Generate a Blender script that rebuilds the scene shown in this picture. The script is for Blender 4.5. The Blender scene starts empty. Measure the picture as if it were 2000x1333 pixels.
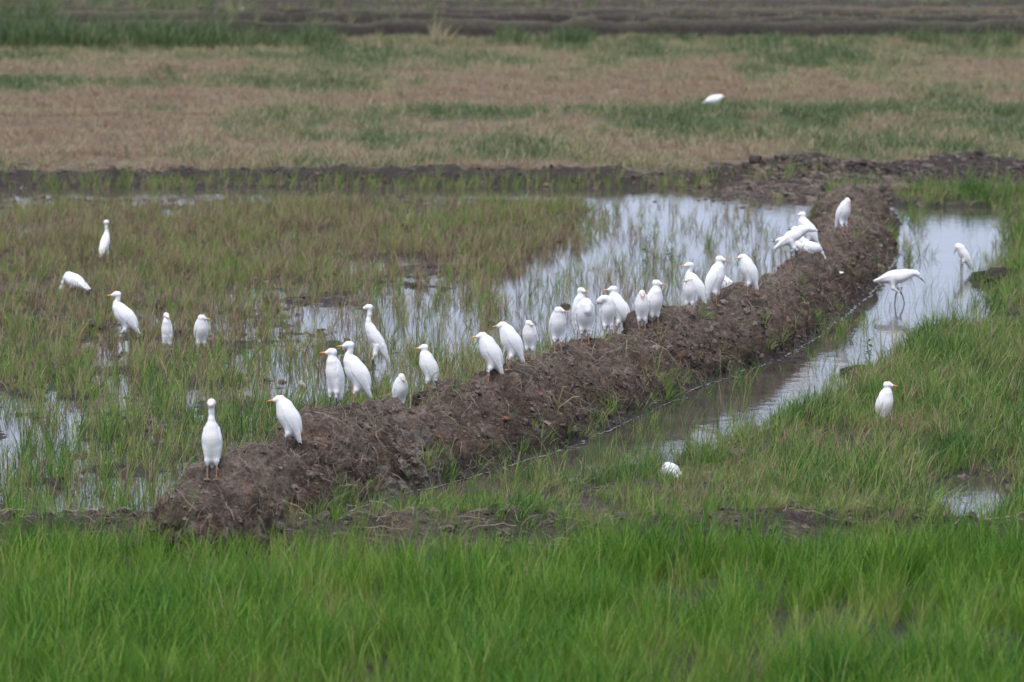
import bpy, math, random
import numpy as np
from mathutils import Vector, Matrix
from mathutils.bvhtree import BVHTree
import openvdb

rng = np.random.default_rng(7)
random.seed(7)
SC = bpy.context.scene
COL = SC.collection

# ------------------------------------------------------------------ camera
FPX = 8333.0
CAM_H = 5.0
PITCH = math.atan((666.5 + 330) / FPX)
cam_d = bpy.data.cameras.new("camera")
cam = bpy.data.objects.new("camera", cam_d)
COL.objects.link(cam)
cam.location = (0, 0, CAM_H)
cam.rotation_euler = (math.pi / 2 - PITCH, 0, 0)
cam_d.sensor_width = 36
cam_d.lens = 36 * FPX / 2000
cam_d.clip_end = 5000
cam_d.dof.use_dof = True
cam_d.dof.focus_distance = 35.5
cam_d.dof.aperture_fstop = 3.0
SC.camera = cam

# ------------------------------------------------------------------ overcast sky and weak sun
SUN_EL, SUN_AZ = math.radians(64), math.radians(200)
world = bpy.data.worlds.new("World")
SC.world = world
world.use_nodes = True
nt = world.node_tree
nt.nodes.clear()
wo = nt.nodes.new("ShaderNodeOutputWorld")
bg = nt.nodes.new("ShaderNodeBackground")
sky = nt.nodes.new("ShaderNodeTexSky")
sky.sky_type = 'NISHITA'
sky.sun_disc = False
sky.sun_elevation = SUN_EL
sky.sun_rotation = SUN_AZ
sky.air_density = 1.0
sky.dust_density = 3.0
hs = nt.nodes.new("ShaderNodeHueSaturation")
hs.inputs['Saturation'].default_value = 0.35
mixw = nt.nodes.new("ShaderNodeMix")
mixw.data_type = 'RGBA'
mixw.inputs['Factor'].default_value = 0.6
mixw.inputs[7].default_value = (4.35, 5.2, 7.3, 1)
nt.links.new(sky.outputs[0], hs.inputs['Color'])
nt.links.new(hs.outputs[0], mixw.inputs[6])
nt.links.new(mixw.outputs[2], bg.inputs[0])
bg.inputs[1].default_value = 0.135
nt.links.new(bg.outputs[0], wo.inputs[0])
sun_d = bpy.data.lights.new("sun", 'SUN')
sun_d.energy = 1.5
sun_d.angle = math.radians(25)
sun_d.color = (1.0, 0.97, 0.93)
sun = bpy.data.objects.new("sun", sun_d)
COL.objects.link(sun)
sun.rotation_euler = (math.pi / 2 - SUN_EL, 0, math.pi - SUN_AZ)
SC.view_settings.view_transform = 'Standard'
SC.view_settings.look = 'None'
SC.view_settings.exposure = 0.69
SC.view_settings.gamma = 1.0
SC.view_settings.use_curve_mapping = False

# ------------------------------------------------------------------ helpers: plan coordinates
CP, SP = math.cos(PITCH), math.sin(PITCH)

def PT(u, v, z=0.0):
    """ground point (at height z) seen at map coordinate u, v"""
    dx = u - 1000.0
    dy = FPX * CP - (v - 666.5) * SP
    dz = -FPX * SP - (v - 666.5) * CP
    t = (z - CAM_H) / dz
    return (dx * t, dy * t)

def UV(x, y):
    """survey coordinates of a ground point: inverse of PT at z = 0"""
    yy = y * CP + CAM_H * SP
    up = y * SP - CAM_H * CP
    yy = np.maximum(yy, 1.0)
    return 1000 + FPX * x / yy, 666.5 - FPX * up / yy

def H2(ix, iy, seed):
    h = (ix.astype(np.int64) * 374761393 + iy.astype(np.int64) * 668265263 + seed * 974634777) & 0xFFFFFFFF
    h = ((h ^ (h >> 13)) * 1274126177) & 0xFFFFFFFF
    return ((h ^ (h >> 16)) & 0xFFFFFF) / float(0xFFFFFF)

def vnoise(x, y, seed=0):
    ix, iy = np.floor(x), np.floor(y)
    fx, fy = x - ix, y - iy
    fx = fx * fx * fx * (fx * (fx * 6 - 15) + 10)
    fy = fy * fy * fy * (fy * (fy * 6 - 15) + 10)
    a = H2(ix, iy, seed); b = H2(ix + 1, iy, seed); c = H2(ix, iy + 1, seed); d = H2(ix + 1, iy + 1, seed)
    return (a + (b - a) * fx) * (1 - fy) + (c + (d - c) * fx) * fy

def fbm(x, y, s, octv=4, seed=0):
    """about -1..1, feature size s metres"""
    x = np.asarray(x, float) / s; y = np.asarray(y, float) / s
    r = 0; a = 1.0; t = 0
    for k in range(octv):
        r = r + a * (vnoise(x + 17.3 * k, y - 9.1 * k, seed + k) * 2 - 1)
        t += a; a *= 0.5
        x, y = x * 1.6 + y * 1.2, y * 1.6 - x * 1.2
    return r / t * 1.5

def worley(x, y, s, seed=0):
    x = x / s; y = y / s
    ix, iy = np.floor(x), np.floor(y)
    f1 = np.full(x.shape, 9.0); f2 = np.full(x.shape, 9.0)
    for dx in (-1, 0, 1):
        for dy in (-1, 0, 1):
            cx, cy = ix + dx, iy + dy
            d = np.hypot(cx + H2(cx, cy, seed) - x, cy + H2(cx, cy, seed + 5) - y)
            f2 = np.minimum(f2, np.maximum(d, f1)); f1 = np.minimum(f1, d)
    return f1, f2

def sstep(e0, e1, x):
    t = np.clip((x - e0) / (e1 - e0), 0, 1)
    return t * t * (3 - 2 * t)

def poly_sd(px, py, poly):
    """signed distance to polygon, positive inside"""
    px = np.asarray(px, float); py = np.asarray(py, float)
    out = np.full(px.shape, -50.0)
    P = np.array(poly)
    m = (px > P[:, 0].min() - 2) & (px < P[:, 0].max() + 2) & (py > P[:, 1].min() - 2) & (py < P[:, 1].max() + 2)
    x, y = px[m], py[m]
    dmin = np.full(x.shape, 1e9); inside = np.zeros(x.shape, bool)
    n = len(P)
    for i in range(n):
        ax, ay = P[i]; bx, by = P[(i + 1) % n]
        ex, ey = bx - ax, by - ay
        t = np.clip(((x - ax) * ex + (y - ay) * ey) / (ex * ex + ey * ey + 1e-12), 0, 1)
        dmin = np.minimum(dmin, np.hypot(x - ax - t * ex, y - ay - t * ey))
        c = ((ay > y) != (by > y)) & (x < (bx - ax) * (y - ay) / ((by - ay) if by != ay else 1e-9) + ax)
        inside ^= c
    out[m] = np.where(inside, dmin, -dmin)
    return out

# ------------------------------------------------------------------ plan of the place
BANK_L = [(305, 1048, .20), (330, 1012, .34), (370, 965, .42), (430, 927, .46), (480, 893, .48), (560, 862, .5), (620, 808, .54), (700, 794, .54),
          (765, 806, .46), (800, 812, .40), (835, 772, .5), (870, 756, .55), (940, 747, .53), (1020, 715, .52), (1090, 692, .5), (1140, 676, .5),
          (1210, 656, .5), (1300, 622, .5), (1400, 592, .5), (1480, 562, .5), (1540, 517, .5), (1595, 490, .5),
          (1628, 440, .5), (1640, 405, .48), (1640, 385, .44), (1635, 370, .38)]
BANK_W = [(560, 1078), (590, 1060), (640, 1020), (700, 990), (780, 968), (860, 950), (940, 928), (1030, 900), (1100, 878), (1170, 850), (1230, 825),
          (1290, 795), (1400, 740), (1500, 710), (1580, 670), (1650, 620), (1700, 575), (1735, 530), (1752, 490),
          (1758, 440), (1750, 412), (1745, 395), (1740, 380)]
CANAL_E = [(1760, 404), (1975, 404), (1985, 450), (1965, 520), (1955, 590), (1915, 635), (1820, 665), (1745, 695), (1670, 750), (1610, 795), (1535, 828),
           (1455, 866), (1390, 888), (1300, 903), (1200, 915), (1080, 945), (900, 985), (760, 1022), (650, 1062), (590, 1062)]
POND = [(1165, 400), (1190, 372), (1300, 366), (1560, 357), (1610, 395), (1620, 440), (1590, 500), (1480, 570), (1400, 600), (1300, 630), (1210, 665), (1090, 700),
        (1010, 640), (965, 590), (985, 535), (1060, 515), (1115, 490), (1160, 440)]
L_xy = np.array([PT(u, v, z) for u, v, z in BANK_L]); L_z = np.array([q[2] for q in BANK_L])
W_xy = np.array([PT(u, v, 0) for u, v in BANK_W])
def resample(P, n):
    P = np.asarray(P, float)
    s = np.r_[0, np.cumsum(np.hypot(*np.diff(P[:, :2], axis=0).T))]
    q = np.linspace(0, s[-1], n)
    return np.stack([np.interp(q, s, P[:, k]) for k in range(P.shape[1])], 1)
def smooth(P, it):
    P = P.copy()
    for _ in range(it):
        P[1:-1] = (P[:-2] + 2 * P[1:-1] + P[2:]) / 4
    return P
NB = 1350
_l0 = resample(np.c_[L_xy, L_z], NB); Lr = smooth(_l0, 90); Lr[:, 2] = smooth(_l0[:, 2:], 12)[:, 0]
Wr = smooth(resample(W_xy, NB), 90)
# pair every crest point with the nearest waterline direction: blend of arc-length pairing and straight-across pairing
tan = np.gradient(smooth(Lr[:, :2], 300), axis=0); tan /= np.linalg.norm(tan, axis=1)[:, None]
nrm = np.stack([tan[:, 1], -tan[:, 0]], 1)
pair = np.zeros(NB, int); last = 0
for i in range(NB):
    rel = Wr - Lr[i, :2]
    along = rel @ tan[i]; across = rel @ nrm[i]
    sc_ = np.abs(along) + np.where(across < 0, 10, 0)
    j = int(np.argmin(sc_[last:last + 60])) + last
    pair[i] = last = j
pairf = smooth(pair[:, None].astype(float), 200)[:, 0]
Wp = np.stack([np.interp(pairf, np.arange(NB), Wr[:, k]) for k in range(2)], 1)
bank_poly = [tuple(p) for p in (Lr[::25, :2] - nrm[::25] * 0.25)] + [tuple(p) for p in Wr[::-25]]
canal_poly = [tuple(p) for p in Wr[::25][:-2]] + [PT(u, v) for u, v in CANAL_E]
pond_poly = [PT(u, v) for u, v in POND]
# wet hollows of the left paddy and the right weeds: centre u, v, radii, depth
HOLLOWS = [(75, 860, 70, 34, .9), (10, 800, 50, 40, .6), (110, 800, 26, 40, .6), (300, 1000, 75, 45, 1.2), (380, 930, 60, 35, .8), (120, 1020, 130, 26, .8), (450, 640, 45, 28, .8),
           (65, 425, 60, 30, .9), (180, 430, 40, 16, .6), (500, 730, 60, 50, .5), (640, 615, 70, 28, .6), (760, 650, 90, 40, .75), (850, 600, 130, 45, .9), (900, 680, 100, 40, .8),
           (700, 520, 60, 25, .6), (840, 455, 30, 30, .5), (400, 376, 900, 7, 1.7), (950, 375, 280, 8, 1.6), (1060, 470, 60, 30, .3), (560, 700, 80, 40, .8),
           (610, 760, 50, 40, .7), (330, 560, 60, 14, .5), (560, 470, 70, 14, .5), (60, 560, 80, 14, .4), (250, 745, 70, 18, .5), (90, 700, 80, 16, .4), (720, 430, 70, 12, .5), (400, 420, 90, 10, .6), (960, 430, 60, 12, .4), (470, 590, 60, 20, .5), (1892, 985, 72, 46, 2.3), (1310, 925, 45, 16, .9), (1640, 930, 90, 10, .45), (820, 740, 60, 25, .7),
           (1000, 985, 120, 18, .45), (1640, 680, 40, 20, .9), (1180, 930, 90, 12, .6), (350, 800, 60, 26, .5)]

def zones(x, y):
    u, v = UV(x, y)
    bank = poly_sd(x, y, bank_poly)
    can = poly_sd(x, y, canal_poly)
    pond = poly_sd(x, y, pond_poly)
    return u, v, bank, can, pond

def ground_z(x, y, zn=None, fine=True):
    x = np.asarray(x, float); y = np.asarray(y, float)
    if zn is None:
        zn = zones(x, y)
    u, v, bank, can, pond = zn
    inpaddy = sstep(60.5, 60.1, y)
    n1 = fbm(x, y, 0.9, 3, 1)
    n2 = fbm(x, y, 0.22, 3, 11)
    f1, f2 = worley(x, y, 0.16, 3)
    clod = np.clip(0.55 - f1, 0, 1)
    left = sstep(0.3, -0.2, x - np.interp(y, Lr[:, 1], Lr[:, 0], left=-3.2, right=4.0)) * sstep(29.6, 30.2, y)
    hol = np.zeros_like(x)
    for cu, cv, ru, rv, a in HOLLOWS:
        q = ((u - cu) / ru) ** 2 + ((v - cv) / rv) ** 2
        hol = np.maximum(hol, a * np.exp(-q * 0.9))
    zl = 0.002 + 0.035 * n1 + 0.022 * n2 + 0.03 * clod - 0.085 * hol
    zr = 0.06 + 0.03 * n1 + 0.018 * n2 + 0.02 * clod - 0.12 * hol
    z = zl * left + zr * (1 - left)
    z = z - 0.16 * sstep(-0.15, 0.12, can + 0.08 * n2)
    z = z - 0.10 * sstep(-0.3, 0.35, pond + 0.25 * n1)
    z = np.where(bank > 0, np.minimum(z, -0.05), z)
    # low mud bund between the near rice and the paddy
    yb = 29.75 + 0.12 * fbm(x, y * 0, 1.7, 3, 23)
    w = np.exp(-((y - yb) / 0.33) ** 4)
    z = z + w * (0.13 + 0.05 * fbm(x, y, .5, 4, 31) + .05 * clod)
    z = np.where(y < 29.2, z * 0.5, z)
    # far bund and the drier field beyond it
    rightheap = sstep(2.8, 4.6, x)
    yb2 = 60.7 + 0.45 * rightheap + 0.12 * fbm(x, y * 0, 3.0, 3, 29)
    hb = 0.16 + 0.06 * fbm(x, y, 1.1, 3, 37) + rightheap * (0.07 + 0.13 * fbm(x, y, 1.3, 3, 39))
    w2 = np.exp(-(np.abs(y - yb2) / (0.42 + 0.55 * rightheap)) ** 3.2)
    field = sstep(-0.5, 0.4, y - yb2) * (0.13 + 0.03 * n1)
    z = z * inpaddy + field * (1 - inpaddy) + 0 * z
    z = np.maximum(z, w2 * (hb + .07 * clod + 0.05 * n2) + field * 0.5 - .02)
    mx, my = 4.15, 59.6
    mound = np.exp(-(((x - mx) / 1.0) ** 2 + ((y - my) / 1.5) ** 2))
    z = np.maximum(z, mound * (0.20 + .07 * fbm(x, y, .6, 3, 41) + .06 * clod) - .05)
    # shelf of mud where the canal ends
    shelf = sstep(57.0, 57.8, y) * sstep(3.6, 4.6, x) * inpaddy
    z = z + shelf * (0.03 + 0.03 * n2)
    # bunds and furrows of the far plots
    for (yc, hh, ww) in ((71.5, .12, 1.2), (101.6, .42, .5), (107.0, .36, .5), (111.8, .30, .5), (117.5, .22, 1.2)):
        yy = yc + 0.12 * fbm(x, y * 0, 9.0, 2, int(yc)) + 0.012 * x
        z = z + hh * np.exp(-(np.abs(y - yy) / ww) ** 3) * (0.95 + .12 * n1)
    # shallow furrows in the ploughed strips
    fur = sstep(101, 103, y) * sstep(130, 124, y)
    z = z + fur * 0.06 * np.sin(y * 4.2 + 0.1 * x)
    dd = sstep(140, 200, y)
    return z * (1 - dd) + 0.1 * dd

def lin(*c):
    return np.array([((k / 255 + 0.055) / 1.055) ** 2.4 if k > 10 else k / 3294 for k in c])

MUD = np.array([.060, .047, .040]); MUD2 = np.array([.095, .078, .066]); WETMUD = np.array([.035, .028, .024])
STRAW = np.array([.235, .17, .11]); STRAW2 = np.array([.29, .235, .15]); GRN = np.array([.085, .115, .045]); GRN2 = np.array([.115, .150, .055])

def mixc(a, b, t):
    return a * (1 - t[:, None]) + b * t[:, None]

def field_tint(x, y):
    """0 dry straw .. 1 green, for the far field"""
    u, v = UV(x, y)
    n = fbm(x, y * .55, 3.2, 4, 51)
    n2 = fbm(x, y * .5, 1.0, 3, 57)
    g = 0.36 + .50 * n + .42 * n2
    g = g + .5 * np.exp(-((v - 243) / 16) ** 2) * sstep(100, 1000, u)
    g = g + .35 * np.exp(-((v - 300) / 22) ** 2) * sstep(500, 1000, u)
    g = g - .40 * np.exp(-((v - 212) / 18) ** 2) * sstep(1500, 1200, u)
    g = g - .3 * np.exp(-((v - 285) / 28) ** 2) * sstep(700, 200, u)
    g = g + .40 * np.exp(-((v - 185) / 14) ** 2) * sstep(1100, 500, u)
    g = g + .45 * np.exp(-((v - 120) / 18) ** 2)
    g = g + .22 * sstep(1000, 1700, u) * np.exp(-((v - 170) / 60) ** 2) - .1
    return np.clip(g, 0, 1)

# ------------------------------------------------------------------ mesh + material helpers
def mesh_np(name, V, F, mat=None, smooth=True):
    me = bpy.data.meshes.new(name)
    V = np.asarray(V, np.float32); F = np.asarray(F, np.int32)
    n = F.shape[1]
    me.vertices.add(len(V)); me.vertices.foreach_set("co", V.ravel())
    me.loops.add(F.size); me.loops.foreach_set("vertex_index", F.ravel())
    me.polygons.add(len(F)); me.polygons.foreach_set("loop_start", np.arange(0, F.size, n, dtype=np.int32))
    me.polygons.foreach_set("use_smooth", np.full(len(F), smooth))
    me.update(calc_edges=True)
    if mat: me.materials.append(mat)
    return me

def link(name, me, parent=None, **props):
    o = bpy.data.objects.new(name, me)
    COL.objects.link(o)
    if parent is not None: o.parent = parent
    for k, v in props.items(): o[k] = v
    return o

def attr_f(me, name, arr):
    a = me.attributes.new(name, 'FLOAT', 'POINT'); a.data.foreach_set("value", np.asarray(arr, np.float32))
def attr_c(me, name, arr):
    a = me.attributes.new(name, 'FLOAT_COLOR', 'POINT')
    arr = np.c_[arr, np.ones(len(arr))]
    a.data.foreach_set("color", arr.astype(np.float32).ravel())
def attr_v(me, name, arr):
    a = me.attributes.new(name, 'FLOAT_VECTOR', 'POINT'); a.data.foreach_set("vector", np.asarray(arr, np.float32).ravel())

class NT:
    def __init__(s, name):
        s.m = bpy.data.materials.new(name); s.m.use_nodes = True
        s.t = s.m.node_tree; s.t.nodes.clear()
        s.out = s.t.nodes.new("ShaderNodeOutputMaterial")
    def n(s, typ, **kw):
        nd = s.t.nodes.new(typ)
        for k, v in kw.items():
            if k.startswith("i_"):
                key = k[2:]
                nd.inputs[int(key) if key.isdigit() else key.replace("_", " ")].default_value = v
            else: setattr(nd, k, v)
        return nd
    def l(s, a, b): s.t.links.new(a, b)
    def ramp(s, fac, stops):
        r = s.n("ShaderNodeValToRGB")
        e = r.color_ramp.elements
        while len(e) < len(stops): e.new(0.5)
        for k, (p, c) in enumerate(stops):
            e[k].position = p; e[k].color = (*c, 1)
        s.l(fac, r.inputs[0]); return r.outputs[0]
    def noise(s, scale, detail=4, rough=.6, vec=None):
        nd = s.n("ShaderNodeTexNoise", i_Scale=scale, i_Detail=detail, i_Roughness=rough)
        if vec is not None: s.l(vec, nd.inputs['Vector'])
        return nd.outputs[0]
    def mix(s, fac, a, b, mode='MIX'):
        m = s.n("ShaderNodeMix", data_type='RGBA', blend_type=mode)
        for sock, val in ((m.inputs[0], fac), (m.inputs[6], a), (m.inputs[7], b)):
            if isinstance(val, (int, float)): sock.default_value = val
            elif isinstance(val, tuple): sock.default_value = (*val, 1)
            else: s.l(val, sock)
        return m.outputs[2]
    def math(s, op, a, b=0.0, clamp=False):
        m = s.n("ShaderNodeMath", operation=op, use_clamp=clamp)
        for k, val in enumerate((a, b)):
            if isinstance(val, (int, float)): m.inputs[k].default_value = val
            else: s.l(val, m.inputs[k])
        return m.outputs[0]
    def principled(s, **kw):
        p = s.n("ShaderNodeBsdfPrincipled")
        for k, v in kw.items():
            sock = p.inputs[k.replace("_", " ")]
            if isinstance(v, (int, float)): sock.default_value = v
            elif isinstance(v, tuple): sock.default_value = (*v, 1) if len(sock.default_value) == 4 else v
            else: s.l(v, sock)
        s.l(p.outputs[0], s.out.inputs[0])
        return p
    def bump(s, h, strength, dist, normal=None):
        b = s.n("ShaderNodeBump", i_Distance=dist)
        if isinstance(strength, (int, float)): b.inputs['Strength'].default_value = strength
        else: s.l(strength, b.inputs['Strength'])
        s.l(h, b.inputs['Height'])
        if normal is not None: s.l(normal, b.inputs['Normal'])
        return b.outputs[0]

def soil_material(name, wet_height, gain=1.0):
    t = NT(name)
    geo = t.n("ShaderNodeNewGeometry"); pos = geo.outputs['Position']
    col = t.n("ShaderNodeAttribute", attribute_name="gcol").outputs['Color']
    n1 = t.noise(9, 6, .7, pos); n2 = t.noise(45, 5, .75, pos); n3 = t.noise(2.2, 3, .5, pos)
    c = t.mix(1.0, col, t.ramp(n1, [(.3, (.55, .55, .55)), (.7, (1.45, 1.42, 1.38))]), 'MULTIPLY')
    c = t.mix(1.0, c, t.ramp(n2, [(.32, (.45, .45, .45)), (.5, (1, 1, 1)), (.68, (1.7, 1.65, 1.6))]), 'MULTIPLY')
    sep = t.n("ShaderNodeSeparateXYZ"); t.l(pos, sep.inputs[0])
    h = t.math('ADD', sep.outputs[2], t.math('MULTIPLY', t.math('SUBTRACT', n1, .5), .08))
    wet = t.math('MULTIPLY', t.math('SUBTRACT', wet_height, h), 1.0 / wet_height, clamp=True)
    c = t.mix(t.math('MULTIPLY', wet, .55), c, (.018, .014, .012))
    rough = t.math('SUBTRACT', .95, t.math('MULTIPLY', wet, .5))
    n4 = t.noise(130, 4, .8, pos); c = t.mix(1.0, c, t.ramp(n4, [(.36, (.6, .6, .6)), (.5, (1, 1, 1)), (.64, (1.5, 1.48, 1.45))]), 'MULTIPLY')
    b = t.bump(n4, .8, .012); b = t.bump(n2, 1.0, .04, b); b = t.bump(n1, .7, .07, b)
    t.principled(Base_Color=c, Roughness=rough, Normal=b, Specular_IOR_Level=.3)
    return t.m
M_soil = soil_material("paddy soil", .035)
M_bank = soil_material("dug bank soil", .10)

def water_material():
    t = NT("still muddy water")
    geo = t.n("ShaderNodeNewGeometry"); pos = geo.outputs['Position']
    mp = t.n("ShaderNodeMapping"); mp.inputs['Scale'].default_value = (1.0, .8, 1)
    t.l(pos, mp.inputs[0])
    n1 = t.noise(5, 3, .55, mp.outputs[0]); n2 = t.noise(22, 2, .5, mp.outputs[0])
    patch = t.noise(.5, 2, .5, pos)
    b = t.bump(n1, .05, .06); b = t.bump(n2, t.ramp(patch, [(.42, (.01, .01, .01)), (.62, (.10, .10, .10))]), .012, b)
    c = t.ramp(t.noise(1.3, 4, .6, pos), [(.35, (.045, .034, .028)), (.65, (.075, .062, .055))])
    t.principled(Base_Color=c, Roughness=.04, IOR=1.333, Normal=b, Specular_IOR_Level=.52)
    return t.m
M_water = water_material()

def grass_material(name, stops, trans=.35):
    t = NT(name)
    tint = t.n("ShaderNodeAttribute", attribute_type='INSTANCER', attribute_name="tint").outputs['Fac']
    bl = t.n("ShaderNodeAttribute", attribute_name="blade").outputs['Fac']
    hh = t.n("ShaderNodeAttribute", attribute_name="along").outputs['Fac']
    f = t.math('ADD', tint, t.math('MULTIPLY', t.math('SUBTRACT', bl, .5), .62))
    f = t.math('SUBTRACT', f, t.math('MULTIPLY', t.math('SUBTRACT', .45, hh), .18), clamp=True)
    c = t.ramp(f, stops)
    d = t.n("ShaderNodeBsdfPrincipled", i_Roughness=.55); t.l(c, d.inputs['Base Color'])
    d.inputs['Specular IOR Level'].default_value = .35
    tr = t.n("ShaderNodeBsdfTranslucent"); t.l(c, tr.inputs[0])
    m = t.n("ShaderNodeMixShader", i_0=trans)
    t.l(d.outputs[0], m.inputs[1]); t.l(tr.outputs[0], m.inputs[2]); t.l(m.outputs[0], t.out.inputs[0])
    return t.m
G_STOPS = [(0.0, (.14, .085, .062)), (.16, (.34, .225, .155)), (.34, (.36, .285, .16)), (.48, (.27, .30, .08)), (.64, (.175, .285, .050)), (.82, (.09, .20, .034)), (1.0, (.045, .10, .03))]
M_grass = grass_material("paddy grass blades", G_STOPS)
R_STOPS = [(0.0, (.34, .26, .13)), (.15, (.29, .30, .08)), (.4, (.19, .315, .035)), (.7, (.10, .235, .022)), (1.0, (.036, .115, .014))]
M_rice = grass_material("young rice blades", R_STOPS, .4)
F_STOPS = [(0.0, (.23, .15, .10)), (.3, (.41, .30, .195)), (.5, (.30, .27, .14)), (.7, (.15, .20, .07)), (1.0, (.045, .08, .028))]
M_field = grass_material("stubble and field weeds", F_STOPS, .25)

# ------------------------------------------------------------------ ground sheet
def axis_rows(parts):
    out = []
    for a, b, s in parts: out += list(np.arange(a, b, s))
    return out
ys = axis_rows([(-40, 16, 4), (16, 24, .4), (24, 64, .058), (64, 128, .3)]); s = .4; y_ = 128.0
while y_ < 2500: ys.append(y_); s *= 1.25; y_ += s
xr = list(np.arange(0, 9.5, .062)); s = .07; x_ = 9.5
while x_ < 2000: xr.append(x_); s *= 1.1; x_ += s
xs = np.array([-q for q in xr[:0:-1]] + xr); ys = np.array(ys)
X, Y = np.meshgrid(xs, ys); nx, ny = len(xs), len(ys)
X = X.ravel(); Y = Y.ravel()
ZN = zones(X, Y)
Z = ground_z(X, Y, ZN)
i = np.arange(nx * ny).reshape(ny, nx)
F = np.stack([i[:-1, :-1], i[:-1, 1:], i[1:, 1:], i[1:, :-1]], -1).reshape(-1, 4)
g_me = mesh_np("ground", np.c_[X, Y, Z], F, M_soil)
u, v, bank, can, pond = ZN
nA = fbm(X, Y, .5, 4, 71); nB = fbm(X, Y, .12, 3, 73)
gc = mixc(np.tile(MUD, (len(X), 1)), MUD2, sstep(-.5, .8, nA))
litter = sstep(-.1, .7, nB + .3 * nA)
gc = mixc(gc, STRAW * .7, litter * .35 * sstep(0.0, .05, Z))
algae = sstep(.1, .8, fbm(X, Y, .8, 3, 77))
gc = mixc(gc, np.array([.05, .07, .025]), algae * .55 * (Y < 61))
ft = field_tint(X, Y)
fieldc = mixc(mixc(np.tile(STRAW * .8, (len(X), 1)), STRAW2 * .8, sstep(-.5, .6, nA)), GRN * .9, sstep(.3, .75, ft))
infield = sstep(61.0, 61.5, Y - 1.1 * sstep(2.8, 4.6, X) - .2 * nA) * sstep(140, 100.6, Y)
gc = mixc(gc, fieldc, infield * (Y < 100.9))
far = (Y >= 100.9)
band = fbm(X * .25, Y, 2.2, 4, 81)
farc = mixc(mixc(np.tile(MUD * 1.1, (len(X), 1)), GRN2 * .75, sstep(.25, .9, band)), STRAW * .8, sstep(.1, .8, fbm(X * .3, Y, 3.1, 3, 85)))
gc = np.where(far[:, None], farc, gc)
# mud faces of the far bunds, with their shade painted into the colour
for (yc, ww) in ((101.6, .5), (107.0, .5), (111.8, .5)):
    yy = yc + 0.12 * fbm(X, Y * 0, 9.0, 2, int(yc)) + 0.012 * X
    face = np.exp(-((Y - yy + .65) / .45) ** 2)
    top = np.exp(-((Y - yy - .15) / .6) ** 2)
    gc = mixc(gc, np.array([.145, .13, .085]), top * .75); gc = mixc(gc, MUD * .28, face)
mnd = np.exp(-(((X - 4.15) / 1.2) ** 2 + ((Y - 59.4) / 1.8) ** 2) ** 2)
gc = mixc(gc, mixc(np.tile(MUD * 1.3, (len(X), 1)), STRAW * .7, sstep(-.2, .6, nB)), mnd * .9)
bund2 = (1 - .8 * mnd) * np.exp(-((Y - 60.3 - .35 * sstep(2.8, 4.6, X)) / (.58 + .9 * sstep(2.8, 4.6, X))) ** 4)
gc = mixc(gc, MUD * .95, bund2 * .9)
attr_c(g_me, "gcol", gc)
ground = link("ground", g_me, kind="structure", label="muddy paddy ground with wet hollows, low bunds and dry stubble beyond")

# water sheet: paddy, pond and canal share one level
w_me = mesh_np("water", [(-60, 16, 0), (60, 16, 0), (60, 63.5, 0), (-60, 63.5, 0)], [(0, 1, 2, 3)], M_water, False)
link("water", w_me, kind="structure", label="still shallow water flooding the paddy, the pond and the ditch beside the bank")

# ------------------------------------------------------------------ the long dug bank
NC = 92
prof = np.linspace(0, 1, NC)
V = np.zeros((NB, NC, 3)); colb = np.zeros((NB, NC, 3))
T = np.arange(NB)[:, None] * 0.025 * np.ones((1, NC))
hc = Lr[:, 2] + .05 * fbm(np.arange(NB) * .025, np.zeros(NB), .8, 4, 5)
Wd = np.maximum(np.sum((Wp - Lr[:, :2]) * nrm, 1), .35)
# keys across: left foot, left shoulder, crest, right shoulder, right waterline, under water
for r in range(NB):
    w = Wd[r]; h = hc[r]; pl = min(.24, .3 * w)
    kx = [-.62, -.42, -.18, -.05, .06, pl, pl + .35 * (w - pl), pl + .75 * (w - pl), w, w + .10, w + .35]
    kz = [-.25, -.02, h * .62, h * .93, h, h * .97, h * .72, h * .30, 0.0, -.06, -.25]
    s_ = np.r_[0, np.cumsum(np.hypot(np.diff(kx), np.diff(kz)))]
    q = prof * s_[-1]
    ax = np.interp(q, s_, kx); az = np.interp(q, s_, kz)
    V[r, :, :2] = Lr[r, :2] + nrm[r] * ax[:, None]; V[r, :, 2] = az
S = prof[None, :] * 2.0 * np.ones((NB, 1))
du = np.gradient(V, axis=0); dv = np.gradient(V, axis=1)
N = np.cross(dv, du); N /= np.linalg.norm(N, axis=2)[..., None] + 1e-9
N *= np.sign(N[:, NC // 3, 2])[:, None, None]
tt, ss = T.ravel(), S.ravel()
big = fbm(tt, ss, .55, 3, 91)
slump = fbm(tt * 1.4, ss * .35, .30, 3, 93)
f1, f2 = worley(tt + .04 * fbm(tt, ss, .1, 2, 2), ss * .8, .13, 95)
g1, g2 = worley(tt + .02 * fbm(tt, ss, .05, 2, 4), ss, .048, 97)
stroke = fbm(tt * 1.0 + ss * .45, ss * .16, .085, 3, 107)
big2 = fbm(tt, ss * .7, .9, 2, 109)
h1, h2 = worley(tt + .1 * fbm(tt, ss, .3, 2, 12), ss * .9, .34, 117)
disp = .07 * (.55 - h1) - .04 * sstep(.14, .0, h2 - h1) + .05 * big2 + .05 * big + .045 * slump + .032 * (.5 - f1) + .016 * (.5 - g1) + .018 * fbm(tt, ss, .06, 3, 99) + .045 * stroke - .035 * sstep(.12, .0, f2 - f1) * sstep(-.2, .4, big)
edge = sstep(0, .12, S) * 1.0
wl = np.clip(np.abs(V[..., 2] - 0.0) / .10, .25, 1)
V2 = V + N * (disp.reshape(NB, NC) * edge * wl)[..., None]
P3 = V2.reshape(-1, 3)
i = np.arange(NB * NC).reshape(NB, NC)
F = np.stack([i[:-1, :-1], i[:-1, 1:], i[1:, 1:], i[1:, :-1]], -1).reshape(-1, 4)
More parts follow.
